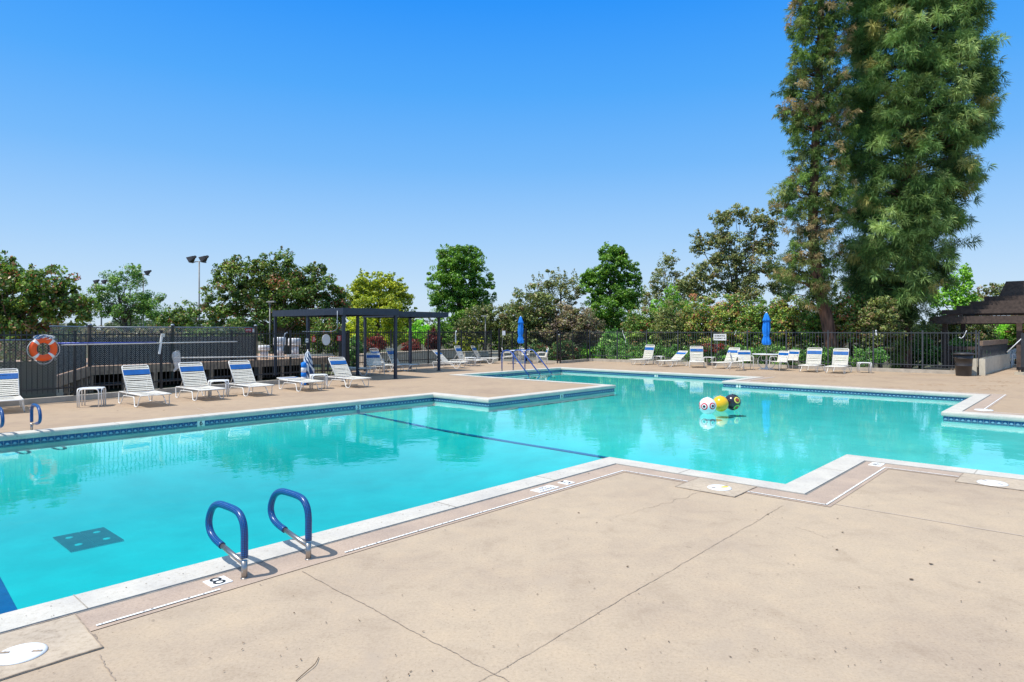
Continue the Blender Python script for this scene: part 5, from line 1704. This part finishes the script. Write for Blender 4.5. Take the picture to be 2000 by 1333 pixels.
tree('feathery_tree', 'light feathery open tree behind the floodlights at the left', 'tree',
     [(240,548,42,22),(205,572,42,20),(285,585,45,24),(180,600,38,24),(235,610,60,26),(300,618,38,24),(262,532,24,14),(150,585,24,16)], 50, 'acacia', .20, 1.15, (250,.22), GT, 3, clump=.42, dscale=1, aspect=.4, sprig=14, limbs=30, shell=.2)
tree('broadleaf_tree', 'small dark tree left of the nearest floodlight pole', 'tree', [(352,618,34,30),(385,628,34,30),(330,630,25,25)], 42, 'photinia', .17, 1.5, (365,.15), GT, 4, sprig=12)
tree('broadleaf_tree', 'wide dark tree with bronze leaves left of the shade canopy', 'tree',
     [(475,545,48,42),(545,528,48,40),(612,560,48,42),(500,598,80,52),(595,612,75,50),(430,590,38,44),(655,600,26,46),(560,580,60,50),(440,535,22,25)], 38, 'photinia', .17, 2.2, (555,.28), GT, 5, sprig=40, limbs=26, cm=.85)
tree('yellow_green_tree', 'yellow-green rounded tree directly behind the shade canopy', 'tree',
     [(735,572,42,38),(700,600,36,44),(778,600,32,46),(740,625,62,46),(715,560,28,26),(765,566,28,26)], 47, 'yellow', .19, 2.3, (735,.22), GT, 6, clump=.20, shell=.2, sprig=14)
tree('broadleaf_tree', 'round bright green tree right of the shade canopy', 'tree',
     [(895,520,42,40),(868,560,36,48),(932,562,34,46),(900,600,58,48),(885,500,30,22),(920,505,24,22)], 54, 'green', .185, 3.0, (895,.25), GT, 7, clump=.19, shell=.2, sprig=10)
tree('broadleaf_tree', 'low olive-green tree beside the thin lamp post', 'tree', [(938,632,38,36),(970,622,32,30),(912,650,28,30),(985,645,26,34)], 47, 'olive', .18, 1.6, (945,.16), GT, 8, sprig=10)
tree('broadleaf_tree', 'brownish olive tree behind the far centre parasol', 'tree',
     [(1040,600,42,44),(1008,622,30,38),(1062,640,50,40),(1020,655,44,34)], 46, 'olive', .18, 2.4, (1040,.2), GT, 9, sprig=14, cm=1.1)
tree('broadleaf_tree', 'greyish brown tree right of the far centre parasol', 'tree',
     [(1108,628,40,34),(1135,640,38,38),(1090,650,40,34),(1150,665,34,30)], 45, 'brownish', .17, 2.2, (1105,.2), GT, 10, sprig=18)
tree('sparse_tree', 'thin sparse tree whose twigs rise above the brownish trees', 'tree',
     [(1080,548,26,20),(1110,560,26,22),(1060,560,20,18),(1128,580,20,22),(1095,590,34,24)], 56, 'euc', .18, .75, (1100,.14), GT, 11, clump=.40, sprig=22, limbs=18, shell=.1, clusters=.5)
tree('broadleaf_tree', 'tall bright green tree with pointed top, right of centre', 'tree',
     [(1195,520,32,36),(1165,560,28,40),(1228,560,28,50),(1198,600,58,52),(1190,495,20,18),(1212,500,16,18),(1150,545,16,16)], 52, 'green', .18, 3.0, (1198,.25), GT, 12, clump=.20, shell=.2, sprig=12)
tree('eucalyptus_tree', 'slender grey-green eucalyptus between two bigger trees', 'tree',
     [(1305,512,18,22),(1288,548,20,30),(1328,548,20,32),(1275,590,26,34),(1318,600,34,34),(1345,585,22,30)], 60, 'euc', .20, 1.0, (1300,.16), GT, 13, 'pale_bark', clump=.38, sprig=14, limbs=24, shell=.25)
tree('broadleaf_tree', 'light green young tree in front of the slender eucalyptus', 'tree', [(1312,575,16,24),(1295,610,24,34),(1330,615,24,34)], 55, 'bright', .18, .9, (1308,.12), GT, 14, 'pale_bark', clump=.36)
tree('eucalyptus_tree', 'large open eucalyptus left of the pines', 'tree',
     [(1445,418,30,18),(1408,430,26,20),(1395,470,24,24),(1365,480,16,26),(1420,475,30,26),(1480,430,26,20),(1505,445,20,26),(1440,510,36,26),(1400,520,32,26),
      (1368,540,24,26),(1470,480,26,30),(1500,480,18,22),(1470,545,34,28),(1410,560,40,24),(1360,570,24,22),(1515,410,16,16),(1450,575,34,26),(1520,560,26,28),(1340,560,22,24),(1500,520,24,26)], 56, 'euc', .21, 1.5, (1440,.26), GT, 15, 'bark', clump=.30, sprig=44, limbs=16, shell=.05)
tree('broadleaf_tree', 'bright green tree behind the right-hand pine', 'tree', [(1868,560,28,32),(1885,535,14,16),(1845,590,34,32),(1880,590,24,22)], 42, 'bright', .19, 1.2, (1868,.16), GT, 16, clump=.34, sprig=14)
tree('broadleaf_tree', 'flat-topped olive tree behind the stepped gazebo roof', 'tree', [(1940,568,32,16),(1915,592,30,20),(1960,590,34,20),(1895,600,22,20)], 52, 'olive', .20, 1.1, (1945,.18), GT, 17, clump=.36, sprig=12, cm=1.2)
GB = 'shrubs behind the pool fences'
rs0 = np.random.RandomState(77)
SH = [(1900,640,46,44,42,'olive','olive shrub mass behind the gazebo, left part'), (1965,650,52,40,44,'bright','bright shrub behind the gazebo between its posts'), (2020,640,50,50,43,'photinia','dark shrub behind the gazebo at the right edge'),
      (1745,650,36,50,34,'photinia_red','reddish shrub between the two pine trunks'), (1830,655,46,48,36,'olive','olive shrub right of the right-hand pine trunk'), (1795,690,40,30,33,'ivy','low dark shrub at the foot of the right-hand pine'), (1870,690,36,30,33,'ivy','low shrub behind the dark bin'),
      (690,690,24,34,36,'ivy','green shrub directly behind the nearer canopy posts'), (705,640,30,34,44,'yellow','yellow-green shrub below the yellow-green tree'), (770,650,36,26,46,'yellow','low yellow shrub seen under the canopy'),
      (820,650,34,24,52,'bright','green shrub beneath the canopy edge'), (860,655,34,30,50,'green','green shrub in front of the round bright tree'), (985,668,34,24,47,'photinia','dark shrub behind the iron gate'),
      (1040,690,40,22,43,'darkleaf','dark low shrub behind the armchairs at the far table'), (1100,690,36,24,43,'darkleaf','dark shrub at the far fence corner'), (1150,690,40,24,45,'bright','bright green low shrub right of the far fence corner'),
      (1210,675,44,32,42,'ivy','green shrub left of the occupancy sign hedge'), (735,672,24,16,42,'redbush','red-leaved bush behind the shaded armchair'), (803,678,20,14,44,'redbush','red-leaved bush on the planter, middle'), (846,666,16,24,44,'flax','dark red spiky bush on the planter, right'),
      (915,670,30,20,50,'yellow','yellow-green low bush behind the loungers near the gate'), (640,655,36,42,34,'photinia','dark shrub behind the round pale plaque'), (560,655,50,40,40,'photinia','dark shrub behind the white roof vents'),
      (300,655,60,16,37,'brownish','brownish shrub row above the dark windscreen, left part'), (410,655,60,16,38,'photinia','reddish shrub row above the dark windscreen, right part'), (200,655,50,16,36,'brownish','brownish shrub beyond the chain-link corner post'), (480,640,40,30,42,'darkleaf','dark shrub beyond the chain-link end post')]
for i, (px, py, rx, ry, Y, pal, lab) in enumerate(SH):
    ry2 = ry
    tree('shrub', lab, 'shrub', [(px, py, rx*.8, ry2), (px-rx*.5, py+ry*.25, rx*.5, ry*.75), (px+rx*.5, py+ry*.2, rx*.5, ry*.75)], Y, pal, .13 if Y < 40 else .16, 1.6, (px, .06), GB, 100+i, sprig=8, limbs=6, cm=1.35 if pal in ('ivy','bright','yellow','darkleaf') else 1.0)
# tall mixed hedge behind the right-hand fence, shrub by shrub
names = ['tall glossy shrub with red tips, leftmost in the hedge behind the right fence', 'green shrub of the tall hedge, above the first right-hand lounger', 'yellowish green shrub of the tall hedge, left of the occupancy sign',
 'reddish shrub of the tall hedge, right above the occupancy sign', 'green and copper shrub of the tall hedge, left of the right-hand parasol', 'copper-tipped shrub of the tall hedge, behind the right-hand parasol',
 'dense shrub of the tall hedge, left of the leaning pine trunk', 'red-flecked shrub of the tall hedge, right of the leaning pine trunk', 'yellow-green shrub of the tall hedge, nearest the right-hand pine']
for i, lab in enumerate(names):
    px = 1262+i*57; f = bf_pt(px, 700); Y = f.y+1.9+rs0.uniform(-.2,.4); ty = [600,592,575,580,585,578,590,575,585][i]
    k = 700-ty
    tree('photinia_shrub', lab, 'shrub', [(px, ty+k*.30, 36, k*.33), (px+4, ty+k*.62, 40, k*.42), (px-18, ty+k*.45, 26, k*.33), (px+22, ty+k*.5, 26, k*.35)], Y,
         ['photinia','olive','photinia_red','photinia_red','photinia','photinia_red','photinia','photinia_red','olive'][i], .125, 1.7, (px, .10), 'shrubs of the tall hedge behind the right-hand fence', 200+i, sprig=20, limbs=8, cm=1.25)
names = ['low glossy ivy hedge behind the fence, left of the upright lounger', 'low glossy ivy hedge behind the fence, behind the small side tables', 'low glossy ivy hedge behind the fence, below the parasol', 'low glossy ivy hedge at the foot of the leaning pine']
for i, lab in enumerate(names):
    px = 1205+i*132; f = bf_pt(px+50, 700); Y = f.y+.75
    bl = [(px+q*27, 691+4*math.sin(q*2+i)+i*3, 20, 20, bf_pt(px+q*27, 700).y+.62) for q in range(5)]
    tree('low_hedge', lab, 'hedge', bl, Y, 'ivy', .085, 1.6, (px+50, .03), 'low ivy hedges behind the right-hand fence', 300+i, clump=.4, limbs=4, cm=1.6, sprig=10)
tree('red_shrub', 'low bright red-leaved bush under the occupancy sign', 'shrub', [(1385,680,20,9),(1405,682,16,9)], bf_pt(1395,700).y+.45, 'redbush', .09, 1.6, (1395,.03), None, 400, clump=.4, cm=1.3, limbs=3)
# far-off belt of trees that reads as one mass
rs = np.random.RandomState(9); VV = []; CC = []
cols = np.array(PAL['distant'][0])*1.4
for i in range(230):
    x = rs.uniform(-190, 190); y = rs.uniform(105, 165); hgt = rs.uniform(1.6, 4.0)+max(0, (y-120)*.03); rr = rs.uniform(3, 6)
    m = 170; d = unit(rs.normal(size=(m, 3))); P = np.array([x, y, hgt*.45])+d*np.array([rr, rr*.6, hgt*.6])*(.7+.3*rs.uniform(0, 1, (m, 1)))
    VV.append(leaf_quads(rs, P, unit(d+rs.normal(size=(m, 3))*.5), .9, .7)); CC.append(cols[rs.choice(3, m)]*rs.uniform(.7, 1.2, (m, 1)))
o = mesh_np('distant_trees', np.concatenate(VV), 4, np.concatenate(CC), M['leaf'], None)
tag(o, 'far-off belt of low grey-green trees along the horizon', 'trees', kind='stuff')

# ---------------------------------------------------------------- the two pines
def pine(label, Y, trunk_pts, prof, n_puffs, tones, seed, tr=.30, tufts=7, needles=34, L=.30, extra=(), low=0, ntint=.1, upbias=.5, INS=(4,26)):
    rs = np.random.RandomState(seed)
    tp = [D(px, py, Y) for px, py in trunk_pts]; o = Vector((tp[0].x, Y, -.35))
    tp[0] = Vector((tp[0].x, Y, -.35))
    t = thing('pine_tree', label, 'pine tree', tuple(o), 0, 'the two tall pines')
    mb = MB(); path = smooth_path([v-o for v in tp], 6); kk = len(path)
    mb.tube(path, [tr*(1.15-.9*(i/(kk-1)))*(1.25 if i == 0 else 1)+.03 for i in range(kk)], 14)
    ys = np.array([p[0] for p in prof]); xl = np.array([p[1] for p in prof]); xr = np.array([p[2] for p in prof]); dn = np.array([p[3] for p in prof])
    tz = np.array([v.z+o.z for v in path]); txx = np.array([v.x+o.x for v in path])
    br = mb; V = []; Cc = []
    tones = np.array(tones)
    # sample heights by area times density
    gy = np.linspace(ys[0], ys[-1], 400); wgt = (np.interp(gy, ys, xr)-np.interp(gy, ys, xl))*np.interp(gy, ys, dn); wgt /= wgt.sum()
    # branch whorls hold the puffs in layers
    puffs = []
    for i in range(n_puffs):
        py = rs.choice(gy, p=wgt)+rs.uniform(-2, 2)
        py = round(py/34)*34 + rs.normal()*9 if rs.uniform() < .55 else py
        l = np.interp(py, ys, xl)+INS[0]; r = np.interp(py, ys, xr)-INS[1]; c = (l+r)/2; hw = (r-l)/2
        z = H-(py-645)/FPX*Y; cx = (c-1000)/FPX*Y; R0 = hw/FPX*Y
        ph = rs.uniform(0, 2*math.pi); u = (.40+.60*rs.uniform()**.5)*rs.uniform(.86, 1.02)
        tX = np.interp(z, tz, txx)
        dx = math.cos(ph)*R0*u; dy = math.sin(ph)*min(R0, 3.4)*u*.9
        puffs.append((np.array([cx+dx, Y+dy, z]), ph, tX, u, None))
    for (px, py, dy, tn) in extra:
        c = D(px, py, Y+dy); puffs.append((np.array([c.x, Y+dy, c.z]), math.atan2(dy, c.x-tp[0].x), np.interp(c.z, tz, txx), 1, tn))
    for P, ph, tX, u, tn in puffs:
        rad = np.array([P[0]-tX, P[1]-Y, 0]); rl = np.linalg.norm(rad)+1e-6; rd = rad/rl
        sz = P[2]-rl*.22-.1
        s0 = Vector((tX-o.x, 0, sz-o.z)); e0 = Vector(P)-o
        if tn is None and rs.uniform() < .40: limb_tube(br, s0, e0, .030+.010*rl, .012, rs, 4, .04)
        pt = rs.uniform(.62, 1.42); base = tones[rs.choice(len(tones), p=np.array([.34,.30,.20,1-.84-ntint, ntint]) if len(tones) == 5 else None)] if tn is None else np.array(tn)
        nt_ = max(4, int(tufts*rs.uniform(.7, 1.3)))
        T0 = rs.normal(size=(nt_, 3))*np.array([.23, .23, .13])
        up = np.array([0, 0, upbias])
        AX = unit(unit(T0*np.array([1,1,1.4]))*.8+rd*.5+up)
        for a in range(nt_):
            m = needles
            q = P+T0[a]
            d = unit(AX[a]*.55+unit(rs.normal(size=(m, 3)))*.8+np.array([0, 0, -.28]))
            ln = L*rs.uniform(.75, 1.2, (m, 1)); st = q+AX[a]*rs.uniform(-.14, .05, (m, 1))
            w = unit(np.cross(d, rs.normal(size=(m, 3))))*.0155
            mid = st+d*ln*.55; tip = st+d*ln+np.array([0, 0, -1])*ln*.22
            # two-piece bent needle as one kite-shaped face
            V.append(np.stack([st-w*.3, mid-w+np.array([0,0,.0]), tip, mid+w], axis=1).reshape(-1, 3)-np.array(o))
            Cc.append(base*pt*rs.uniform(.75, 1.25, (m, 1)))
    part('trunk', mb, M['pine_bark'], t)
    mesh_np('needles', np.concatenate(V), 4, np.concatenate(Cc), M['needle'], t)
    return t
pine('dense broad dark green pine filling the right side of the sky', 31.5, [(1762,720),(1765,640),(1768,560),(1775,400),(1780,150),(1785,-150),(1788,-420)],
     [(-420,1770,1810,1),(-300,1725,1860,1),(-150,1680,1905,1),(0,1655,1925,1),(60,1655,1945,1),(150,1650,1945,1),(250,1645,1948,1),(320,1645,1925,1),(380,1648,1915,1),(430,1650,1895,1),(490,1650,1885,1),(540,1652,1868,1),(580,1665,1840,1),(612,1710,1810,.8),(632,1740,1785,.5)],
     1250, [(.10,.18,.055),(.17,.28,.085),(.27,.39,.13),(.38,.49,.18),(.42,.40,.14)], 31, .34, 8, 31, .36,
     extra=[(1740,618,-.6,(.30,.27,.04)),(1770,628,-1.0,(.12,.18,.06)),(1728,640,-.8,(.14,.20,.06)),(1712,612,-.9,(.10,.16,.05)),(1790,612,-.8,(.10,.16,.05)),(1700,635,-.5,(.11,.17,.05)),(1745,660,-.9,(.16,.22,.05)),(1725,672,-.7,(.16,.22,.05)),
            (1760,685,-1.0,(.15,.21,.05)),(1780,665,-.7,(.10,.15,.05)),(1800,645,-.8,(.12,.18,.06)),(1745,700,-.9,(.15,.22,.05)),(1710,690,-.6,(.12,.2,.05)),(1736,632,-.5,(.22,.22,.05))], ntint=.04)
pine('tall thin leaning pine with gaps and tan needles, left of the dense pine', 30.6, [(1628,705),(1618,640),(1600,560),(1588,450),(1592,300),(1602,100),(1604,-80),(1606,-300)],
     [(-300,1595,1615,1),(-150,1555,1655,1),(0,1545,1665,1),(60,1528,1665,1),(120,1540,1665,.9),(180,1522,1668,.9),(240,1528,1668,.9),(300,1545,1665,.7),(340,1535,1665,.6),(380,1508,1665,.8),(430,1530,1665,.7),(470,1540,1660,.5),(510,1512,1650,.7),(545,1500,1640,.9),(575,1515,1640,.6),(600,1570,1630,.2)],
     640, [(.10,.17,.05),(.16,.25,.06),(.23,.27,.09),(.30,.28,.11),(.44,.34,.17)], 32, .25, 6, 26, .24, ntint=.16, upbias=.15, INS=(8,18))
